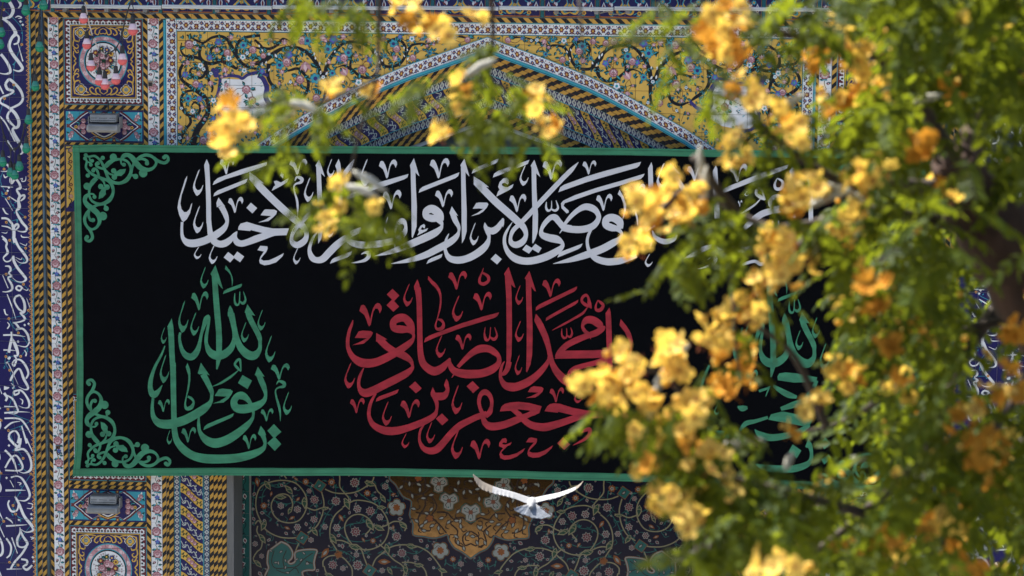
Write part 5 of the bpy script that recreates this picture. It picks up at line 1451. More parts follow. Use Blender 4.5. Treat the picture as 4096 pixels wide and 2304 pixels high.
    R3 = """P 378,28 478,325 455,320 415,280 425,520 428,1000 420,1300 400,1430 348,1430 350,900 345,500 325,155 312,130
K 385,1400,76 362,1500,74 315,1570,60 265,1590,24
P 680,85 775,380 755,375 707,315 712,550 725,850 727,1050 720,1300 695,1440 645,1553 632,1540 640,1300 643,900 635,500 628,210 612,190
J 475,290,590,578 470,803,600,1113 465,1300,575,1595
K 40,900,7 30,1000,26 55,1080,45 100,1060,20 118,900,12
K 110,1040,20 165,1075,45 210,1020,28 175,900,7
P 775,703 840,780 890,870 800,900 755,815 752,790
K 805,810,90 860,920,92 920,1060,86 960,1200,70 985,1320,70 1012,1430,78
V 865,195,1132,468
P 772,657 775,610 820,570 1370,310 1365,350 1330,385
P 917,808 922,765 960,735 1387,503 1382,540 1345,575
K 1578,630,12 1550,570,56 1535,480,30 1500,437,42 1450,470,40 1440,525,36 1490,575,48 1580,612,26
K 1525,605,8 1450,700,36 1300,790,30 1150,870,28 1010,943,5
K 1672,508,8 1642,590,26 1650,650,42 1710,650,52 1748,590,40 1720,550,42 1675,515,18
K 1720,920,60 1690,860,108 1600,800,112 1510,800,102 1452,870,46 1470,940,50 1530,1000,60
K 1745,880,60 1735,920,80 1640,985,92 1500,1032,82 1350,1092,90 1220,1162,86 1120,1260,80 1072,1335,50
K 1560,1030,20 1568,1075,10
P 1045,1355 1100,1270 1200,1240 1600,1235 2040,1212 2000,1300 1860,1335 1585,1348 1380,1352
P 1838,617 1855,680 1865,800 1882,1240 1882,1480 1808,1480 1800,1220 1790,900 1783,700
P 2003,785 2090,890 2150,990 2178,1100 2160,1240 2140,1355 2138,1200 2110,1080 2060,970 1985,875 1992,830
K 1150,920,8 1150,1010,24 1185,1055,36 1220,1030,18 1218,915,10
K 1222,1020,18 1270,1040,34 1298,985,24 1278,905,7
V 2080,1345,2275,1560"""
    R4 = """K 322,-20,10 285,40,34 262,130,44 265,230,52 320,322,92 400,355,122 500,350,120 640,290,116 780,190,96 900,60,76 955,-40,42 965,-90,40
K 1012,10,78 1070,120,100 1180,240,126 1300,310,130 1430,350,110 1600,370,70
K 1850,-70,100 1650,0,78 1480,42,72 1330,92,74 1260,150,54 1240,200,12
P 655,428 700,360 745,340 860,352 886,375 870,420 820,470 765,505 628,514 720,480 808,432
V 972,358,1182,577
J 1325,400,1445,590 1640,70,1720,420
P 250,710 275,640 320,600 400,580 520,570 680,588 858,632 825,730 740,770 680,695 525,678 470,700 420,700 350,702
K 800,670,80 740,720,80 650,765,76 500,830,100 350,890,106 220,920,110 100,920,110 30,860,70 0,790,50
K 430,680,60 520,745,80 600,830,90 700,900,102 820,930,112 930,930,116 1100,885,106 1300,818,96 1450,775,98 1640,755,106 1740,750,100
P 898,702 940,630 980,598 1040,587 1120,595 1300,655 1500,695 1640,700 1755,703 1700,805 1500,765 1315,764 1100,710 1090,725
P 245,1330 265,1280 300,1240 240,1210 245,1160 290,1100 340,1093 355,1125 345,1165 320,1155 290,1165 285,1180 330,1190 425,1150 405,1190 360,1210 280,1290 275,1310 310,1345 380,1345 500,1310 620,1237 590,1290 500,1360 400,1400 320,1408 260,1385
P 630,1155 670,1095 710,1085 790,1100 790,1140 770,1180 700,1250 675,1285 720,1305 800,1305 900,1270 1022,1195 1000,1240 920,1320 820,1370 730,1378 665,1355 650,1320 660,1270 690,1220 745,1155
P 1168,1080 1268,1185 1185,1262 1083,1165
K 1432,1022,6 1480,985,45 1550,970,60 1550,1040,55 1480,1110,42 1390,1160,28 1310,1198,6"""
    o = Orn()
    for org, t in (((1340, 1060), R1), ((1340, 1450), R2), ((1930, 1060), R3), ((1930, 1450), R4)): draw(o, org, 3.622, t)
    tag(sheet('red_lettering', o, rd, 0.004), 'large red calligraphy in the middle of the banner')
    # corner ornaments
    half = """C 192,182,28 595,212,52 440,222,31 285,265,27 368,300,29 750,320,29 600,410,39 608,500,40 640,455,34 1027,442,61 1085,300,31 918,490,38 1330,215,30
K 192,190,24 240,206,30 320,195,34 390,245,36 440,320,40 480,420,42 520,520,45 590,575,50 690,588,42 790,540,60 845,450,50 850,370,40 810,285,36 740,245,36 690,238,24
K 475,350,60 540,290,66 610,250,46 700,240,30
K 400,245,20 430,230,24
K 245,215,22 255,255,26 275,270,20
K 388,290,14 345,300,32 352,345,36 420,375,34 470,378,30
K 705,245,26 710,300,26 740,330,24
P 640,420 690,390 780,380 760,440 710,485 650,480
K 490,410,26 530,450,28 590,468,24
K 712,238,40 750,190,60 810,180,60 870,220,75 930,300,82 1000,370,76 1100,395,55 1180,360,40 1218,290,38 1190,230,40 1130,190,45 1060,180,45 990,205,42 930,245,30
K 950,245,30 1020,235,36 1085,265,38 1098,300,20
K 1180,215,40 1240,265,46 1330,295,45 1385,255,45 1375,200,36 1345,190,34 1318,205,26
K 895,300,40 865,370,40 850,440,46
K 860,475,34 905,470,24"""
    def corner(cx, cy, sx, sy, lab):
        o = Orn()
        for swap in (False, True):
            f = lambda x, y: W(cx + sx * ((y if swap else x) / 3.6225), cy + sy * ((x + 38 if swap else y) / 3.6225), YB)
            for it in half.split('\n'):
                k, rest = it[0], it[1:].strip()
                if k == 'C':
                    for x, y, r in nums(rest): X, Z = f(x, y); o.disc(X, Z, r / 3.6225 * PXM, 'x', 0, 18)
                elif k == 'K': o.stroke([(*f(x, y), w / 3.6225 * PXM) for x, y, w in nums(rest)], 'x', 0, 6)
                else: o.poly([f(x, y) for x, y in nums(rest)], 'x', 0)
        tag(sheet('corner_ornament', o, gw, 0.004), lab)
    corner(290, 570, 1, 1, 'green scroll in the upper left corner of the banner')
    corner(297, 1913, 1, -1, 'green scroll in the lower left corner of the banner')
    corner(3697, 603, -1, 1, 'green scroll in the upper right corner of the banner')
    corner(3655, 1979, -1, -1, 'green scroll in the lower right corner of the banner')
    # ties at the corners
    cm = mat('tie_cord', (0.03, 0.03, 0.032), rough=.8)
    V, F = [], []
    for (a, b), (c, d) in (((292, 583), (262, 596)), ((292, 1903), (286, 1912)), ((3705, 615), (3730, 612)), ((900, 584), (902, 562)), ((460, 579), (456, 566)), ((1500, 586), (1502, 566)), ((2200, 590), (2202, 570)), ((2900, 599), (2904, 578))):
        x, z = W(a, b, YB); x2, z2 = W(c, d, -.01)
        tube([(x, YB, z), ((x + x2) / 2, YB / 2, (z + z2) / 2 - .01), (x2, -.004, z2)], .005, V, F, 6)
    meshobj('tie', V, F, [cm], None, bn)
banner()

# ------------------------------------------------------------------ floodlights
def floodlight(px, py, label, wide=130):
    x, z = W(px, py, -.12)
    fl = tag(empty('floodlight', (x, -0.01, z)), label, 'floodlight', 'floodlights on the piers')
    gm = mat('weathered_alloy', (0.27, 0.27, 0.26), rough=.6, metal=.25, vary=.3, nscale=14, bump=.1)
    g2 = mat('grey_alloy', (0.32, 0.32, 0.31), rough=.6, metal=.2, vary=.28, nscale=12, bump=.1)
    dk = mat('dark_slot', (0.02, 0.02, 0.02), rough=.9)
    w = wide * PXM / 2 * .95
    # lower housing, tilted, with ribs
    def lat(name, prof, hw, m, taper=0.0, bev=.004):
        V, F = [], []
        n = len(prof)
        for s in (-1, 1):
            for y, zz in prof: V.append((x + s * (hw - taper * (z + .03 - (z + zz)) * 0), y, z + zz))
        for i in range(n):
            F.append((i, (i + 1) % n, n + (i + 1) % n, n + i))
        F.append(tuple(range(n))[::-1]); F.append(tuple(range(n, 2 * n)))
        o = meshobj(name, V, F, [m], None, fl)
        bm = bmesh.new(); bm.from_mesh(o.data); bmesh.ops.recalc_face_normals(bm, faces=bm.faces)
        bmesh.ops.bevel(bm, geom=list(bm.edges), offset=bev, segments=2, affect='EDGES'); bm.to_mesh(o.data); bm.free()
        return o
    h = lat('housing', [(-.075, -.006), (-.205, -.02), (-.215, -.062), (-.17, -.085), (-.075, -.085)], w, g2)
    V, F = [], []
    for k in range(5): boxv(x - w * .88, x + w * .88, -.2155 + k * .0004, -.209, z - .03 - .008 * k, z - .027 - .008 * k, V, F)
    meshobj('rib', V, F, [gm], None, h)
    b = lat('ballast_box', [(-.03, .075), (-.15, .07), (-.165, .005), (-.03, .005)], w * .86, gm)
    V, F = [], []
    for r in range(3):
        for k in range(12):
            t = r / 2.4; yy = -.1495 - .0150 * t - .0018; zc = z + .06 - .048 * t
            if r == 1 and k in (3, 8): continue
            xx = x - w * .74 + k * w * 1.48 / 11
            boxv(xx - .0075, xx + .0075, yy, yy + .004, zc - .0022, zc + .0022, V, F)
    meshobj('slot', V, F, [dk], None, b)
    V, F = [], []
    for k in range(14):
        xx = x - w * .82 + k * w * 1.64 / 13
        boxv(xx - .003, xx + .003, -.15, -.05, z + .0752, z + .078, V, F)
    meshobj('fin', V, F, [gm], None, b)
    for s in (-1, 1):
        box('bracket', x + s * w * 1.02 - .004, x + s * w * 1.02 + .004, -.12, -.012, z - .05, z + .05, gm, fl, .002)
    box('wall_plate', x - w * .5, x + w * .5, -.03, -.006, z - .03, z + .03, gm, fl, .003)
    V, F = [], []
    tube([(x, -.04, z + .07), (x + .02, -.03, z + .11), (x + .015, -.02, z + .16), (x + .013, -.015, z + .19)], .006, V, F, 6)
    tube([(x - w, -.1, z - .03), (x - w - .025, -.11, z - .02), (x - w - .03, -.1, z + .02), (x - w + .01, -.1, z + .035)], .004, V, F, 6)
    meshobj('cable', V, F, [mat('black_rubber', (0.015, 0.015, 0.016), rough=.5)], None, fl, smooth=True)
floodlight(416, 490, 'grey floodlight on the left pier just above the banner, under the pink bulbs')
floodlight(416, 2014, 'grey floodlight on the left pier below the banner')
floodlight(3520, 494, 'grey floodlight on the right pier, half hidden by leaves')

# ------------------------------------------------------------------ aluminium light rail along the frieze
def rail():
    x0, z0 = W(204, 26, -.1); x1, z1 = W(3700, 40, -.1)
    rl = tag(empty('light_rail', (x0, -.1, z0)), 'long pale aluminium light rail fixed below the blue frieze', 'light rail')
    al = mat('pale_aluminium', (0.60, 0.60, 0.58), rough=.4, metal=.3, vary=.15, nscale=5, streak=(.3, 4, 4))
    st = mat('clip_steel', (0.22, 0.21, 0.2), rough=.55, metal=.3, vary=.3)
    cuts = [204, 648, 1090, 1560, 1996, 2456, 2900, 3388, 3700]
    for a, b in zip(cuts, cuts[1:]):
        xa, xb = W(a + 2, 30, -.1)[0], W(b - 2, 30, -.1)[0]
        za = z0 + (z1 - z0) * ((xa + xb) / 2 - x0) / (x1 - x0)
        V, F = [], []
        prof = [(-.07, .017), (-.115, .017), (-.125, .009), (-.125, .003), (-.119, 0), (-.125, -.003), (-.125, -.012), (-.115, -.017), (-.07, -.017)]
        n = len(prof)
        for xx in (xa, xb):
            for y, zz in prof: V.append((xx, y, za + zz))
        for i in range(n): F.append((i, (i + 1) % n, n + (i + 1) % n, n + i))
        F.append(tuple(range(n))[::-1]); F.append(tuple(range(n, 2 * n)))
        meshobj('channel', V, F, [al], None, rl)
        for t in (.12, .5, .85):
            xx = xa + (xb - xa) * t
            o = box('clip', xx - .018, xx + .018, -.112, -.015, za - .046, za - .018, st, rl, .003)
            box('screw', xx - .004, xx + .004, -.118, -.112, za - .036, za - .028, st, o)
    V, F = [], []
    for cx in (560, 2430, 2980):
        xx, zz = W(cx, 36, -.06)
        tube([(xx - .12, -.06, zz - .02), (xx - .06, -.09, zz - .035), (xx, -.07, zz - .02), (xx + .05, -.05, zz - .045), (xx + .12, -.03, zz - .04)], .006, V, F, 6)
    meshobj('cable', V, F, [mat('grey_cable', (0.2, 0.19, 0.18), rough=.6)], None, rl, smooth=True)
rail()

# ------------------------------------------------------------------ strings of coloured bulbs
def bulb_string(name_label, path, bulbs, Y, glass, pale, cords, group):
    P = [(*W(px, py, Y),) for px, py in path]
    st = tag(empty('bulb_string', (P[0][0], Y, P[0][1])), name_label, 'string of lights', group)
    V, F = [], []
    for run, c in cords:
        V, F = [], []
        pts = catmull([(*W(px, py, Y), 0) for px, py in run], False, 6)
        rr = random.Random(len(run))
        tube([(p[0] + rr.uniform(-.0015, .0015), Y + rr.uniform(-.004, .004), p[1]) for p in pts], .006, V, F, 6)
        meshobj('cord', V, F, [c], None, st, smooth=True)
    rub = mat('black_rubber', (0.015, 0.015, 0.016), rough=.5)
    for px, yt, yb, jx, jy in bulbs:
        x, zt = W(px, yt, Y); zb = W(px, yb, Y)[1]; xj, zj = W(jx, jy, Y)
        H = zt - zb; r = H * .248
        yy = Y - .012
        V, F = [], []
        zc = zb + r * .98
        prof = [(r * .48, zb + H * .62), (r * .56, zb + H * .56), (r * .80, zb + H * .42), (r * .95, zb + H * .30)]
        lathe([(a, b - zb) for a, b in prof], x, yy, zb, V, F, 18)
        ncol = len(F)
        dome = [(r * .955, H * .298), (r, zc - zb), (r * .96, r * .70), (r * .84, r * .44), (r * .64, r * .22), (r * .36, r * .06), (r * .1, 0)]
        lathe(dome, x, yy, zb, V, F, 18)
        b = meshobj('bulb', V, F, [pale, glass], [0] * ncol + [1] * (len(F) - ncol), st, smooth=True)
        V, F = [], []
        lathe([(r * .2, H), (r * .36, H * .985), (r * .42, H * .93), (r * .46, H * .90), (r * .46, H * .80), (r * .5, H * .79), (r * .5, H * .67), (r * .56, H * .66), (r * .56, H * .60)], x, yy, zb, V, F, 14)
        tube([(x, yy, zt - .002), (x + .003, Y, (zt + zj) / 2), (xj, Y, zj)], .0036, V, F, 6)
        boxv(xj - .010, xj + .010, Y - .011, Y + .009, zj - .014, zj + .012, V, F)
        meshobj('socket', V, F, [rub], None, b, smooth=False)
    return st
def bulbs():
    k = 2.5156
    blk = mat('black_rubber', (0.015, 0.015, 0.016), rough=.5); iv = mat('ivory_cord', (0.55, 0.47, 0.40), rough=.6, vary=.1)
    pk = mat('pink_bulb', (0.85, 0.17, 0.17), rough=.45, spec=.4, vary=.05, translucent=.25); pp = mat('pink_collar', (0.72, 0.54, 0.60), rough=.6, vary=.05)
    gn = mat('green_bulb', (0.012, 0.29, 0.155), rough=.45, spec=.4, vary=.06, translucent=.25); gp = mat('green_collar', (0.03, 0.21, 0.165), rough=.6, vary=.05)
    pb = [(842, 57, 240, 850, 5), (875, 312, 497, 876, 165), (918, 530, 717, 934, 372), (1002, 675, 862, 1006, 510), (1058, 712, 905, 1068, 560), (1168, 660, 853, 1160, 495), (1233, 458, 657, 1236, 300), (1338, 155, 358, 1325, 10)]
    bulb_string('V-shaped string of pink bulbs hanging before the left medallion panel', [(1075 / k, 550 / k)],
                [(a / k, b / k, c / k, d / k, e / k) for a, b, c, d, e in pb], -0.30, pk, pp,
                [([(835 / k, -60 / k), (855 / k, 20 / k), (880 / k, 160 / k), (934 / k, 370 / k), (1006 / k, 510 / k), (1072 / k, 552 / k)], iv),
                 ([(1345 / k, -60 / k), (1318 / k, 20 / k), (1285 / k, 110 / k), (1238 / k, 295 / k), (1205 / k, 410 / k), (1160 / k, 492 / k), (1072 / k, 552 / k)], blk)], 'strings of coloured bulbs')
    gb = [(175, -30, 42, 170, -50), (104, -10, 63, 110, -40), (159, 137, 209, 158, 72), (142, 296, 365, 141, 232), (115, 433, 498, 122, 374), (106, 545, 613, 98, 500), (78, 617, 685, 79, 575), (59, 652, 719, 59, 596), (43, 644, 708, 43, 596), (12, 601, 667, 16, 548)]
    bulb_string('string of green bulbs slanting down across the striped tiles', [(160, 0)], gb, -0.30, gn, gp,
                [([(172, -60), (164, 10), (157, 75), (153, 150), (141, 232), (128, 330), (121, 380), (108, 460), (97, 510), (79, 577), (59, 597), (42, 594), (18, 548), (4, 490), (-12, 430)], blk)], 'strings of coloured bulbs')
    g2 = [(6, 82, 149, 8, 30), (1, 128, 197, 4, 70), (14, -58, 9, 15, -70), (85, -60, 8, 86, -75), (145, -64, 7, 146, -80), (30, -55, 11, 31, -70)]
    bulb_string('short run of green bulbs at the top left corner over the blue lettering', [(10, 0)], g2, -0.34, gn, gp,
                [([(160, -90), (90, -78), (30, -70), (14, -10), (6, 60), (-6, 130)], blk)], 'strings of coloured bulbs')
bulbs()
def fixtures():
    x, z = W(231, 1803, -.02)
    hk = tag(empty('wall_hook', (x, 0, z)), 'small rusty hook on the white rose strip below the banner tie', 'hook')
    V, F = [], []
    tube([(x, -.008, z + .03), (x, -.06, z + .03), (x + .004, -.07, z), (x + .01, -.06, z - .03), (x + .02, -.04, z - .025)], .006, V, F, 8)
    meshobj('hook_bar', V, F, [mat('rusty_iron', (0.12, 0.07, 0.05), rough=.8, vary=.4)], None, hk, smooth=True)
    lathe_v, lathe_f = [], []
    boxv(x - .02, x + .02, -.014, -.008, z + .015, z + .045, lathe_v, lathe_f)
    meshobj('hook_plate', lathe_v, lathe_f, [mat('rusty_iron', (0.12, 0.07, 0.05))], None, hk)
    x, z = W(602, 334)
    jb = tag(empty('broken_socket', (x, 0, z)), 'small dark broken hole box on the right rose strip of the left pier', 'socket box')
    box('box_rim', x - .022, x + .022, -.016, -.008, z - .026, z + .026, mat('bare_mortar', (0.28, 0.22, 0.16), rough=.9, vary=.3), jb, .003)
    box('box_hole', x - .014, x + .018, -.0185, -.016, z - .022, z + .01, mat('dark_slot', (0.02, 0.02, 0.02)), jb)
fixtures()

# ------------------------------------------------------------------ the white pigeon
def pigeon():
    Y = -5.0
    S = 5.152
    sc = (AT(2048, 1152, 1).y * 0 + 1)
    def Q(x, y, dy=0.0):
        X, Z = W(1850 + x / S, 1880 + y / S, Y + dy); return Vector((X, Y + dy, Z))
    c = Q(1430, 640)
    pg = tag(empty('pigeon', c), 'white pigeon flying away with raised wings and grey fanned tail below the banner', 'bird')
    WORLD[pg] = Vector(c)
    bm = bmesh.new()
    def add_tube(P, R, n=12, flat=1.0):
        V, F = [], []
        tube(P, R, V, F, n)
        vs = [bm.verts.new(v) for v in V]
        for f in F:
            try: bm.faces.new([vs[i] for i in f])
            except ValueError: pass
    # body, neck and head pointing away from us
    b0 = Q(1430, 690)
    add_tube([b0 + Vector(v) for v in ((0, -.085, -.012), (0, -.05, -.004), (0, 0, 0), (0, .06, -.004), (0, .11, -.014), (0, .145, -.024), (0, .175, -.034), (0, .20, -.040), (0, .218, -.046))],
             [.012, .026, .036, .037, .030, .020, .019, .016, .006], 14)
    add_tube([b0 + Vector(v) for v in ((0, .21, -.043), (0, .232, -.052))], [.006, .0015], 6)
    # wings: leading edge far, trailing edge near, thin but solid
    def wing(L, chord, drop):
        P = catmull([(p.x, p.y, p.z, ch) for p, ch in zip(L, chord)], False, 4)
        rows = []
        for k, (x, y, z, ch) in enumerate(P):
            t = k / (len(P) - 1)
            sweep = 0.03 + .05 * t * t
            row = []
            for s, th in ((0, .0015), (.12, .0065), (.35, .0075), (.7, .004), (1, .0012)):
                jag = (.012 * (k % 2)) * s if t > .25 else 0
                row.append(((x, y + .09 - sweep - s * (ch + jag), z + .006 - s * ch * drop), th * (1 - .5 * t)))
            rows.append(row)
        up = [[bm.verts.new((p[0], p[1], p[2] + th)) for p, th in r] for r in rows]
        dn = [[bm.verts.new((p[0], p[1], p[2] - th)) for p, th in r] for r in rows]
        n = len(rows[0])
        for i in range(len(rows) - 1):
            for j in range(n - 1):
                bm.faces.new((up[i][j], up[i + 1][j], up[i + 1][j + 1], up[i][j + 1]))
                bm.faces.new((dn[i][j], dn[i][j + 1], dn[i + 1][j + 1], dn[i + 1][j]))
            bm.faces.new((up[i][0], dn[i][0], dn[i + 1][0], up[i + 1][0])); bm.faces.new((up[i][n - 1], up[i + 1][n - 1], dn[i + 1][n - 1], dn[i][n - 1]))
        for i in (0, len(rows) - 1):
            for j in range(n - 1): bm.faces.new((up[i][j], up[i][j + 1], dn[i][j + 1], dn[i][j]))
    rw = [Q(1430, 640), Q(1600, 600), Q(1780, 560), Q(1960, 520), Q(2140, 460), Q(2300, 395), Q(2420, 320), Q(2490, 245)]
    wing(rw, [.095, .09, .085, .08, .07, .06, .04, .010], .20)
    lw = [Q(1430, 640), Q(1250, 580), Q(1080, 520), Q(900, 465), Q(740, 420), Q(560, 350), Q(400, 265), Q(290, 170), Q(215, 105)]
    wing(lw, [.095, .09, .085, .085, .09, .10, .11, .085, .02], .30)
    # fanned tail
    root = [Q(1360, 680), Q(1530, 690)]
    tips = [Q(1075, 705), Q(1110, 770), Q(1200, 810), Q(1300, 850), Q(1400, 885), Q(1500, 915), Q(1600, 925), Q(1690, 920), Q(1780, 895), Q(1840, 870), Q(1870, 830)]
    for i in range(len(tips) - 1):
        t0, t1 = i / (len(tips) - 1), (i + 1) / (len(tips) - 1)
        a = root[0].lerp(root[1], t0) + Vector((0, -.04, 0)); b = root[0].lerp(root[1], t1) + Vector((0, -.04, 0))
        ta, tb = tips[i] + Vector((0, -.12, 0)), tips[i + 1] + Vector((0, -.12, 0))
        mid_ = (ta + tb) / 2 * 1.0 + Vector((0, -.006, -.003 + .002 * (i % 2)))
        lift = .003 * (i % 2)
        top = [bm.verts.new(v + Vector((0, 0, lift + .003))) for v in (a, ta, mid_, tb, b)]
        bot = [bm.verts.new(v + Vector((0, 0, lift - .003))) for v in (a, ta, mid_, tb, b)]
        bm.faces.new(top); bm.faces.new(bot[::-1])
        for j in range(5): bm.faces.new((top[j], bot[j], bot[(j + 1) % 5], top[(j + 1) % 5]))
    bmesh.ops.recalc_face_normals(bm, faces=bm.faces)
    me = bpy.data.meshes.new('plumage'); bm.to_mesh(me); bm.free()
    tmp = bpy.data.objects.new('plumage_source', me); link(tmp)
    rm = tmp.modifiers.new('r', 'REMESH'); rm.mode = 'VOXEL'; rm.voxel_size = .0032
    dg = bpy.context.evaluated_depsgraph_get()
    ev = bpy.data.meshes.new_from_object(tmp.evaluated_get(dg))
    bpy.data.objects.remove(tmp)
    ev.name = 'plumage'
    white = mat('white_plumage', (0.23, 0.23, 0.235), rough=.8, vary=.08, nscale=30, bump=.3, bscale=60)
    grey = mat('grey_plumage', (0.15, 0.165, 0.19), rough=.8, vary=.35, nscale=24, bump=.3, bscale=60)
    tan = mat('buff_plumage', (0.15, 0.125, 0.10), rough=.8, vary=.2, nscale=30)
    for m in (white, grey, tan): ev.materials.append(m)
    zt, yt = Q(1430, 700).z, b0.y - .06
    ltip, rtip = Q(620, 300).x, Q(2330, 300).x
    for p in ev.polygons:
        p.use_smooth = True
        c_ = p.center
        if c_.z < zt - .004 and c_.y < yt: p.material_index = 1
        elif c_.x < ltip or c_.x > rtip: p.material_index = 2
    o = bpy.data.objects.new('plumage', ev); link(o, pg); o.matrix_parent_inverse = Matrix.Translation(-Vector(c))
    beak, F = [], []
    tube([b0 + Vector((0, .214, -.044)), b0 + Vector((0, .236, -.054))], [.005, .001], beak, F, 6)
    meshobj('beak', beak, F, [mat('beak_horn', (0.3, 0.2, 0.16), rough=.5)], None, pg)
pigeon()
# ------------------------------------------------------------------ the flowering tree close to the camera
def tree():
    rng = random.Random(21)
    k = 4096 / 2576.0
    def at(x, y, d): return AT(x * k, y * k, d)
    PPM = FPX / k                                          # picture units per metre at one metre
    tb = at(2890, 900, 6.4); base = Vector((tb.x + .15, tb.y, 0.0))
    tr = tag(empty('flowering_tree', base), 'yellow flowering tree with thick dark trunk in front of the right side of the portal', 'tree')
    inv = Matrix.Translation(-base)
    bark = mat('bark', (0.055, 0.028, 0.018), rough=.95, vary=.5, nscale=16, bump=.8, bscale=30, streak=(1, 1, .4))
    twig = mat('twig_bark', (0.055, 0.040, 0.028), rough=.9, vary=.35, nscale=30, bump=.3)
    leafm = mat('leaflet', (0.034, 0.066, 0.007), rough=.6, spec=.16, vary=.4, nscale=7, objvar=.25, translucent=.5, tcol=(0.225, 0.265, 0.012))
    petal = mat('petal', (0.86, 0.61, 0.15), rough=.75, spec=.15, vary=.22, nscale=22, objvar=.22, translucent=.45, tcol=(0.90, 0.60, 0.09))
    shaded = mat('shaded_petal', (0.56, 0.25, 0.03), rough=.8, spec=.1, vary=.3, nscale=22, objvar=.25, translucent=.35, tcol=(0.62, 0.28, 0.03))  # darker orange copy of petal, painting shade onto the deeper flower clusters
    heart = mat('stamen', (0.30, 0.07, 0.012), rough=.8, vary=.3)
    podm = mat('dry_pod', (0.52, 0.50, 0.42), rough=.8, vary=.3, nscale=30, translucent=.2)
    def part(name, V, F, mats, MI=None, smooth=True): return meshobj(name, V, F, mats, MI, tr, smooth)
    # trunk down to the ground
    P = [at(2395, 400, 6.1), at(2425, 470, 6.15), at(2495, 570, 6.2), at(2585, 680, 6.25), at(2720, 820, 6.3), at(2810, 1060, 6.4), at(2880, 1500, 6.5)]
    P += [Vector((base.x, base.y, P[-1].z * t)) + Vector((.05 * sin(t * 9), .05 * cos(t * 7), 0)) for t in (.75, .5, .25, .06)] + [base.copy()]
    R = [.055, .075, .095, .125, .17, .21, .23, .24, .25, .26, .30, .36]
    Q = catmull([(*p, r) for p, r in zip(P, R)], False, 5)
    V, F = [], []
    tube([q[:3] for q in Q], [q[3] * (1 + .07 * sin(i * 2.1)) for i, q in enumerate(Q)], V, F, 14)
    part('trunk', V, F, [bark])
    BR = [([(2470, 580), (2350, 555), (2180, 530), (2050, 562), (1950, 572), (1850, 535), (1740, 470), (1650, 540)], 6.3, 5.9, .022, .005),
          ([(2425, 470), (2300, 470), (2200, 440), (2120, 455), (2010, 395), (1930, 330), (1860, 230)], 6.15, 5.8, .026, .005),
          ([(2660, 800), (2430, 830), (2250, 980), (2120, 1060), (2030, 1085)], 6.7, 6.5, .017, .005),
          ([(2570, 700), (2420, 900), (2330, 1130), (2170, 1290), (2030, 1400), (1900, 1440)], 6.7, 6.1, .024, .006),
          ([(2760, 960), (2480, 1200), (2350, 1400), (2300, 1600)], 6.9, 6.6, .024, .010),
          ([(2400, 420), (2470, 320), (2560, 220), (2660, 60), (2800, -300)], 6.3, 6.9, .05, .02),
          ([(2410, 420), (2300, 240), (2180, 130), (2000, 90), (1820, 60), (1680, 40)], 6.2, 5.7, .022, .005),
          ([(2300, 240), (2250, 60), (2150, -60), (1900, -40), (1500, -45), (1200, -30), (950, -25), (740, -15)], 6.1, 5.9, .03, .004),
          ([(955, -25), (952, 120), (945, 210), (905, 330), (880, 470), (905, 560)], 5.9, 5.9, .007, .003),
          ([(948, 200), (860, 240), (760, 265), (680, 262), (600, 285), (560, 360)], 5.9, 5.8, .006, .003),
          ([(1235, -30), (1240, 80), (1232, 200), (1242, 340)], 5.95, 5.9, .007, .003),
          ([(1238, 190), (1160, 230), (1110, 320)], 5.9, 5.9, .005, .003), ([(1236, 210), (1310, 240), (1360, 320)], 5.9, 5.9, .005, .003),
          ([(1455, -40), (1462, 60), (1468, 200)], 6.2, 6.2, .006, .002), ([(1060, -30), (1058, 60), (1100, 90)], 5.9, 5.9, .005, .003),
          ([(1850, 535), (1800, 470), (1770, 420), (1745, 395)], 5.9, 5.85, .014, .010), ([(1950, 572), (1850, 680), (1845, 780), (1860, 940)], 5.9, 5.8, .010, .004),
          ([(2080, 1075), (2000, 900), (1900, 820), (1840, 800)], 5.9, 5.7, .012, .004), ([(1760, 1100), (1690, 960), (1600, 930), (1490, 960)], 5.7, 5.6, .009, .003),
          ([(2050, 562), (1990, 640), (1940, 690)], 6.0, 5.8, .008, .004), ([(2200, 440), (2180, 300), (2170, 150), (2110, 60)], 6.1, 5.9, .012, .005),
          ([(2170, 1290), (1950, 1230), (1780, 1200), (1660, 1270)], 5.6, 5.5, .014, .004), ([(2330, 1130), (2500, 1080), (2600, 900)], 6.0, 6.0, .018, .01)]
    for pts, d0, d1, r0, r1 in BR:
        n = len(pts)
        P = [at(x, y, d0 + (d1 - d0) * i / (n - 1) + rng.uniform(-.06, .06)) for i, (x, y) in enumerate(pts)]
        Q = catmull([(*p, r0 + (r1 - r0) * (i / (n - 1)) ** .7) for i, p in enumerate(P)], False, 5)
        V, F = [], []
        tube([q[:3] for q in Q], [max(q[3], .002) for q in Q], V, F, 8)
        part('branch', V, F, [bark if r0 > .04 else twig])
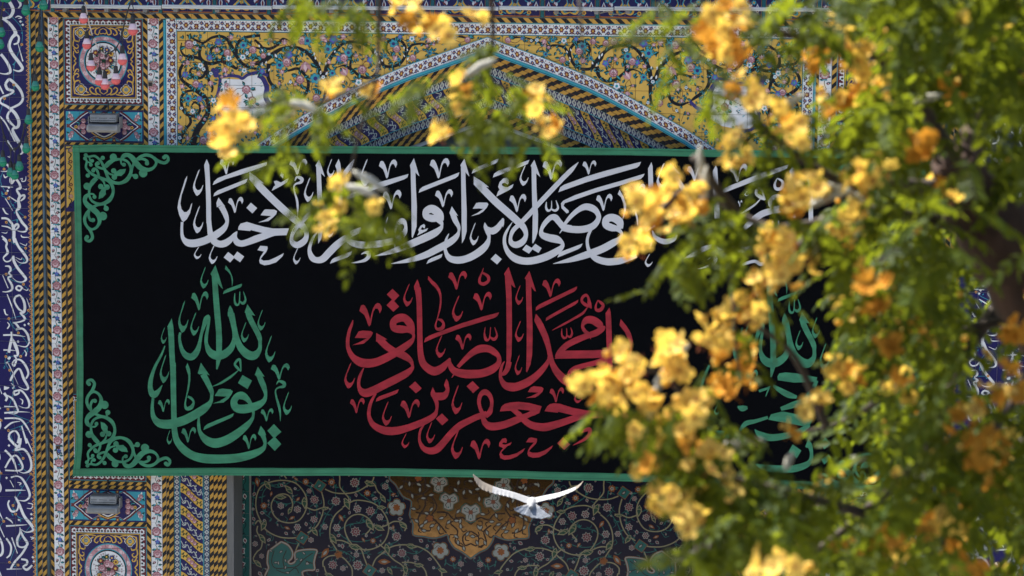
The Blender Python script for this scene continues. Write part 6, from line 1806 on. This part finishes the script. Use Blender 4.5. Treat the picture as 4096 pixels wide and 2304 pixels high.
    # ---- compound leaves: six kinds, then placed
    def leafmesh(i):
        r = random.Random(50 + i); V, F = [], []
        L = r.uniform(.12, .17); n = r.randint(6, 8); droop = r.uniform(.25, .8)
        def rach(t): return Vector((L * t, 0, -droop * L * t * t * .6))
        tube([rach(t / 6) for t in range(7)], [.0013 - .0007 * t / 6 for t in range(7)], V, F, 4)
        for q in range(n + 1):
            t = .16 + .8 * q / n
            p = rach(t)
            for s in ((-1, 1) if q < n else (0,)):
                ln = r.uniform(.030, .042) * (1 - .35 * abs(t - .6)); w = ln * r.uniform(.40, .52)
                yaw = s * r.uniform(.75, 1.15) if s else 0
                d = Vector((cos(yaw), sin(yaw), r.uniform(-.55, .05) - droop * t * .7)).normalized()
                side = d.cross(Vector((0, 0, 1))).normalized(); up = side.cross(d)
                tw = r.uniform(-.7, .7); side, up = side * cos(tw) + up * sin(tw), up * cos(tw) - side * sin(tw)
                kk = len(V)
                for u, v, h in ((0, 0, 0), (.22, .40, .10), (.55, .5, .12), (.86, .33, .06), (1, 0, -.06), (.86, -.33, .06), (.55, -.5, .12), (.22, -.40, .10), (.5, 0, 0)):
                    V.append(tuple(p + d * (u * ln) + side * (v * w) + up * (h * w - .10 * ln * u * u)))
                F += [(kk, kk + 1, kk + 8, kk + 7), (kk + 1, kk + 2, kk + 8), (kk + 2, kk + 3, kk + 8), (kk + 3, kk + 4, kk + 5, kk + 8), (kk + 8, kk + 5, kk + 6), (kk + 8, kk + 6, kk + 7)]
        me = bpy.data.meshes.new('leaf_spray'); me.from_pydata(V, [], F); me.materials.append(leafm); me.update()
        return me
    LM = [leafmesh(i) for i in range(7)]
    def flowermesh(i):
        r = random.Random(90 + i); V, F, MI = [], [], []
        cup = r.uniform(.25, .75)
        for q in range(5):
            a = 2 * pi * q / 5 + r.uniform(-.15, .15); ln = r.uniform(.023, .029); w = ln * r.uniform(.78, .95); c = cup * r.uniform(.7, 1.3)
            ca, sa = cos(a), sin(a); kk = len(V)
            for u, v, h in ((.05, 0, 0), (.35, .30, .05), (.70, .5, .12), (.95, .30, .02), (1.0, 0, -.05), (.95, -.30, .02), (.70, -.5, .12), (.35, -.30, .05), (.6, 0, -.02)):
                x, y, z = u * ln, v * w, h * ln + c * ln * u * u * .8
                V.append((x * ca - y * sa, x * sa + y * ca, z))
            F += [(kk, kk + 1, kk + 8, kk + 7), (kk + 1, kk + 2, kk + 8), (kk + 2, kk + 3, kk + 8), (kk + 3, kk + 4, kk + 5, kk + 8), (kk + 8, kk + 5, kk + 6), (kk + 8, kk + 6, kk + 7)]; MI += [0] * 6
        n = len(F)
        for q in range(6):
            a = q * 1.05; tube([(0, 0, .001), (.003 * cos(a), .003 * sin(a), .006), (.0065 * cos(a), .0065 * sin(a), .010)], [.0012, .001, .0016], V, F, 4)
        tube([(0, 0, 0), (0, 0, -.012), (.002, 0, -.03)], [.0016, .0012, .001], V, F, 4)
        MI += [1] * (len(F) - n)
        me = bpy.data.meshes.new('flower'); me.from_pydata(V, [], F); me.materials.append(petal); me.materials.append(heart)
        me.polygons.foreach_set('material_index', MI); me.update()
        return me
    FM = [flowermesh(i) for i in range(6)]
    OM = []
    for me in FM[:4]:                                       # same blossoms, with shade put into the petal colour
        m2 = me.copy(); m2.name = 'flower'; m2.materials.clear(); m2.materials.append(shaded); m2.materials.append(heart); OM.append(m2)
    def budmesh():
        V, F = [], []
        lathe([(.001, .010), (.004, .008), (.0065, .003), (.0068, -.002), (.005, -.007), (.001, -.010)], 0, 0, 0, V, F, 8)
        me = bpy.data.meshes.new('bud'); me.from_pydata(V, [], F); me.materials.append(petal); me.update(); me.polygons.foreach_set('use_smooth', [True] * len(me.polygons)); return me
    BM = budmesh()
    leaves, flowers, buds = [], [], []                      # (mesh, matrix, key)
    def add_leaf(x, y, d, out=None, s=1.0):
        p = at(x, y, d)
        yaw = rng.uniform(0, 2 * pi) if out is None else out + rng.uniform(-.6, .6)
        M = Matrix.Translation(p) @ Matrix.Rotation(yaw, 4, 'Z') @ Matrix.Rotation(rng.uniform(-.1, .9), 4, 'Y') @ Matrix.Rotation(rng.uniform(-.6, .6), 4, 'X') @ Matrix.Scale(s * rng.uniform(.8, 1.15), 4)
        leaves.append((rng.choice(LM), M, d))
    def add_flower(x, y, d, s=1.0, bud=False, shade_odds=0.12):
        p = at(x, y, d)
        dirv = Vector((rng.gauss(-.25, .7), rng.gauss(-.25, .8), rng.gauss(.55, .6))).normalized()
        M = Matrix.Translation(p) @ dirv.to_track_quat('Z', 'Y').to_matrix().to_4x4() @ Matrix.Rotation(rng.uniform(0, 6.3), 4, 'Z') @ Matrix.Scale(s * rng.uniform(.85, 1.15), 4)
        (buds if bud else flowers).append((BM if bud else rng.choice(OM if rng.random() < shade_odds else FM), M, d))
    LB = """760,8,60,22,7,5.8 890,22,60,32,8,5.8 1240,130,46,36,6,5.9 1225,200,55,45,9,5.9 1242,300,34,60,9,5.9 1085,205,36,28,4,5.9 1130,262,36,36,5,5.9 1300,240,50,34,5,5.9 1350,340,44,44,6,5.9 1115,350,26,24,2,5.9
690,385,40,50,7,5.8 735,250,55,34,6,5.8 700,225,26,18,2,5.8 785,282,44,26,4,5.8 880,250,36,26,3,5.9 850,490,52,34,7,5.85 905,560,56,38,8,5.85 965,550,32,42,5,5.85 800,485,26,24,3,5.9 940,490,30,24,3,5.9
1655,50,26,74,6,5.7 1718,90,40,56,5,5.7 1690,190,16,50,2,5.7 1800,25,84,26,7,5.8 1900,45,76,36,8,5.8 1785,190,26,54,4,5.8 2000,40,86,46,10,5.9 1965,110,40,60,4,5.8 2080,60,60,60,9,5.9
1780,255,30,50,4,5.8 1900,315,40,34,4,5.8 1962,362,34,54,7,5.7 2040,310,40,46,4,5.8 1880,270,30,24,2,5.8 2135,322,52,36,7,5.8 2080,385,36,50,6,5.8 2200,352,56,46,9,5.8
1830,530,52,42,9,5.8 1885,602,44,54,10,5.8 1770,565,36,36,5,5.8 1690,660,36,46,7,5.7 1905,482,34,26,4,5.8 1750,605,36,34,5,5.8 1820,610,40,30,5,5.8
1600,1052,74,36,11,5.6 1680,1062,56,36,9,5.6 1555,1022,34,26,4,5.6 1790,1080,62,54,12,5.6 1750,1182,62,54,13,5.6 1830,1252,54,46,12,5.6 1880,1215,50,44,9,5.6 1780,1402,74,36,12,5.4 1860,1335,54,54,12,5.4 1945,1350,54,54,12,5.4 1960,1215,44,20,3,5.6
1930,1115,40,24,1,5.7 2010,1270,60,50,12,5.5 1650,720,20,40,1,5.7 1900,740,40,40,4,5.8 1985,800,34,30,2,5.8 2090,680,40,40,4,5.9 1990,570,44,30,4,5.9 1960,455,40,24,2,5.9 1870,870,40,60,4,5.8 1790,960,40,50,5,5.7""".split()
    for s in LB:
        x, y, rx, ry, n, d = map(float, s.split(','))
        for _ in range(int(n * (1.15 if y < 1000 else 2.0))):
            a = rng.uniform(0, 6.28); r = sqrt(rng.random())
            add_leaf(x + rx * r * cos(a) * .8, y + ry * r * sin(a) * .8 - 12, d + rng.uniform(-.22, .22), None, .80)
    def dens(x, y):                                          # how thick the leaves are, read from the photo
        xb = 2010 if y < 50 else 2120 if y < 380 else 2230 if y < 480 else 2050 if y < 640 else 2120 if y < 1190 else 2000
        if x < xb: return 0
        v = min(1, .25 + (x - xb) / 220.0)
        if 2050 < x < 2240 and 385 < y < 470: v *= .12
        if 2400 < x < 2576 and 180 < y < 345: v *= .1
        if 2270 < x < 2420 and 330 < y < 440: v *= .35
        if 2440 < x < 2560 and 700 < y < 960: v *= .15
        if 2400 < x < 2560 and 1230 < y < 1400: v *= .1
        if x < 2260 and 1090 < y < 1210: v *= .25
        if x < 2140 and 620 < y < 1190: v *= .2
        if x > 2370 and 430 < y < 1000: v *= .32
        if 2060 < x < 2260 and 480 < y < 620: v *= .6
        if 2200 < y: v *= 1
        return v
    n = 0
    while n < 1080:
        x, y = rng.uniform(2010, 2760), rng.uniform(-60, 1520)
        if rng.random() > dens(x, y): continue
        far = rng.random()
        add_leaf(x, y, (6.4 + 1.4 * far) if (x > 2370 and 430 < y < 1000 and far > .12) else 5.2 + 2.8 * far, None, 1.1 + .4 * far); n += 1
    for _ in range(850):                                     # crown going on above and beside the picture
        x, y = rng.uniform(2150, 3300), rng.uniform(-620, -40)
        add_leaf(x, y, rng.uniform(5.2, 8.2), None, 1.25)
    for _ in range(220):
        x, y = rng.uniform(2600, 3300), rng.uniform(0, 1600)
        add_leaf(x, y, rng.uniform(5.2, 7.6), None, 1.25)
    FB = """595,285,40,6,5.75 562,335,30,4,5.75 560,378,16,2,5.75 1000,25,22,2,5.8 1062,48,36,5,5.8 1120,82,20,2,5.8 1192,40,18,2,5.9 1175,205,20,3,5.85 1160,255,22,3,5.85 1345,255,26,4,5.85 1385,308,22,3,5.85 1110,330,20,3,5.85 832,222,16,2,5.85 940,232,16,2,5.9 830,530,26,3,5.8 822,572,14,2,5.8 860,455,12,1,5.8 935,520,12,1,5.8
1830,82,56,8,6.2 1800,100,30,4,6.2 1870,232,32,5,5.6 1845,378,34,5,5.6 1965,300,32,4,5.6 2002,335,26,3,5.6 1722,470,42,6,5.55 1660,538,40,6,5.55 1612,520,40,6,5.55 1605,618,38,5,5.9 1740,525,24,3,5.6 2030,482,44,7,5.6 1992,500,26,3,5.6 2192,432,38,6,5.55 2150,432,30,4,5.7 2160,512,26,3,5.7 2142,578,28,4,5.8
1985,660,60,11,5.6 1958,612,32,5,5.6 1920,705,34,5,5.6 1870,795,44,7,5.65 1800,830,40,7,5.65 1852,900,52,8,6.0 1850,965,44,6,6.0 1690,870,30,5,5.5 1560,920,44,8,5.45 1500,962,42,7,5.45 1560,985,44,7,5.45 1620,1000,26,4,5.5 1690,932,34,5,5.5 1722,1040,42,6,5.4 1630,1100,42,6,5.4 1622,1152,30,4,5.4 1760,1012,24,3,5.5
2040,1022,26,4,5.6 2100,932,26,4,5.7 2140,952,24,3,5.7 2200,735,44,5,6.2 2130,792,26,3,5.9 2112,770,20,2,5.9 2180,180,54,9,5.9 2110,82,26,3,5.8 2150,142,34,5,5.9 2200,232,26,4,5.8 2400,212,30,3,6.8 2310,362,30,3,6.5 2562,832,28,3,6.4 2450,1090,56,7,6.3 2540,975,38,4,6.3 2482,1135,46,5,6.3 2520,1185,36,4,6.3 2260,962,36,4,6.7
1650,1270,36,5,5.4 1700,1262,26,3,5.4 1782,1180,44,6,5.4 1740,1302,26,3,5.4 1842,1242,18,2,5.4 1992,1432,40,5,5.0 1932,1432,36,4,5.0 1740,1122,18,2,5.4 2240,1372,36,4,6.2 2382,1342,46,5,6.3 2432,1432,28,3,6.2 1990,1080,22,2,5.6 2150,660,24,3,6.0 2230,860,22,2,6.3 2330,820,24,2,6.6 2100,250,30,4,5.9 2050,150,30,3,6.1 2380,480,22,2,6.6""".split()
    for s in FB:
        x, y, r, n, d = map(float, s.split(','))
        for _ in range(int(n * (2.4 if d >= 6.15 else 1.6) + .5)):
            a = rng.uniform(0, 6.28); q = sqrt(rng.random())
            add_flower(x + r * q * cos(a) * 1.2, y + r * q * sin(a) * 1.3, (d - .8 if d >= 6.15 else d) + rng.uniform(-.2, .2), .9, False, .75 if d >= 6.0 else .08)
        for _ in range(int(n * .8)):
            a = rng.uniform(0, 6.28); add_flower(x + r * 1.05 * cos(a), y + r * 1.05 * sin(a), d + rng.uniform(-.08, .08), 1.0, True)
    for _ in range(260):
        x, y = rng.uniform(1800, 2600), rng.uniform(0, 1440)
        if rng.random() < max(dens(x, y), .5 if y > 1150 and x > 1680 else 0): add_flower(x, y, rng.uniform(5.4, 6.7), .85, rng.random() < .55)
    for _ in range(70): add_flower(rng.uniform(2000, 3200), rng.uniform(-800, -60), rng.uniform(5.3, 7.5), 1)
    def place(items, name, mass, most):
        items.sort(key=lambda t: t[2])
        inframe, rest = [], []
        for it in items:
            v = it[1].translation - CAMPOS; z = v.dot(CF); px, py = 2048 + FPX * v.dot(CR) / z, 1152 - FPX * v.dot(CU) / z
            (inframe if -30 < px < 4126 and -30 < py < 2334 else rest).append(it)
        for me, M, d in inframe[:most]:
            o = bpy.data.objects.new(name, me); COL.objects.link(o); o.parent = tr; o.matrix_parent_inverse = inv; o.matrix_basis = M
        rest = inframe[most:] + rest
        if not rest: return
        V, F, MI, ms = [], [], [], []
        for me, M, d in rest:
            kk = len(V); V += [tuple(M @ v.co) for v in me.vertices]
            for m_ in me.materials:
                if m_ not in ms: ms.append(m_)
            ix = [ms.index(m_) for m_ in me.materials]
            for p in me.polygons: F.append(tuple(kk + i for i in p.vertices)); MI.append(ix[p.material_index])
        o = meshobj(mass, V, F, ms, MI, tr); o['kind'] = 'stuff'
    place(leaves, 'leaf_spray', 'foliage', 300)
    place(flowers, 'flower', 'blossoms', 300)
    place(buds, 'bud', 'bud_clusters', 150)
    # pale dry pods and peeling twigs
    for s in "1208,170,0.5,.09 765,268,2.8,.08 705,298,.4,.08 930,455,2.6,.10 910,480,2.8,.09 1690,915,.85,.13 1668,960,.9,.10 1762,430,1.6,.13 1772,480,1.5,.12 2085,500,.35,.12 2140,490,-.5,.12 1640,555,.2,.07 1885,1112,.1,.08 1835,1122,.2,.07 1985,262,.6,.10 2330,250,.3,.08 2235,640,.4,.08 2300,1210,.6,.07 2150,1160,.4,.06 1985,1160,1.2,.05 1720,1400,.4,.06 2060,590,1.4,.10".split():
        x, y, a, ln = map(float, s.split(','))
        c = at(x, y, 5.75 + rng.uniform(-.1, .1)); d = (CR * cos(a) + CU * sin(a) + CF * rng.uniform(-.3, .3)).normalized()
        V, F = [], []
        tube([c - d * ln / 2, c - d * ln * .3, c + CU * .004, c + d * ln * .3, c + d * ln / 2], [.002, .008, .010, .008, .0015], V, F, 8)
        part('seed_pod', V, F, [podm])
tree()
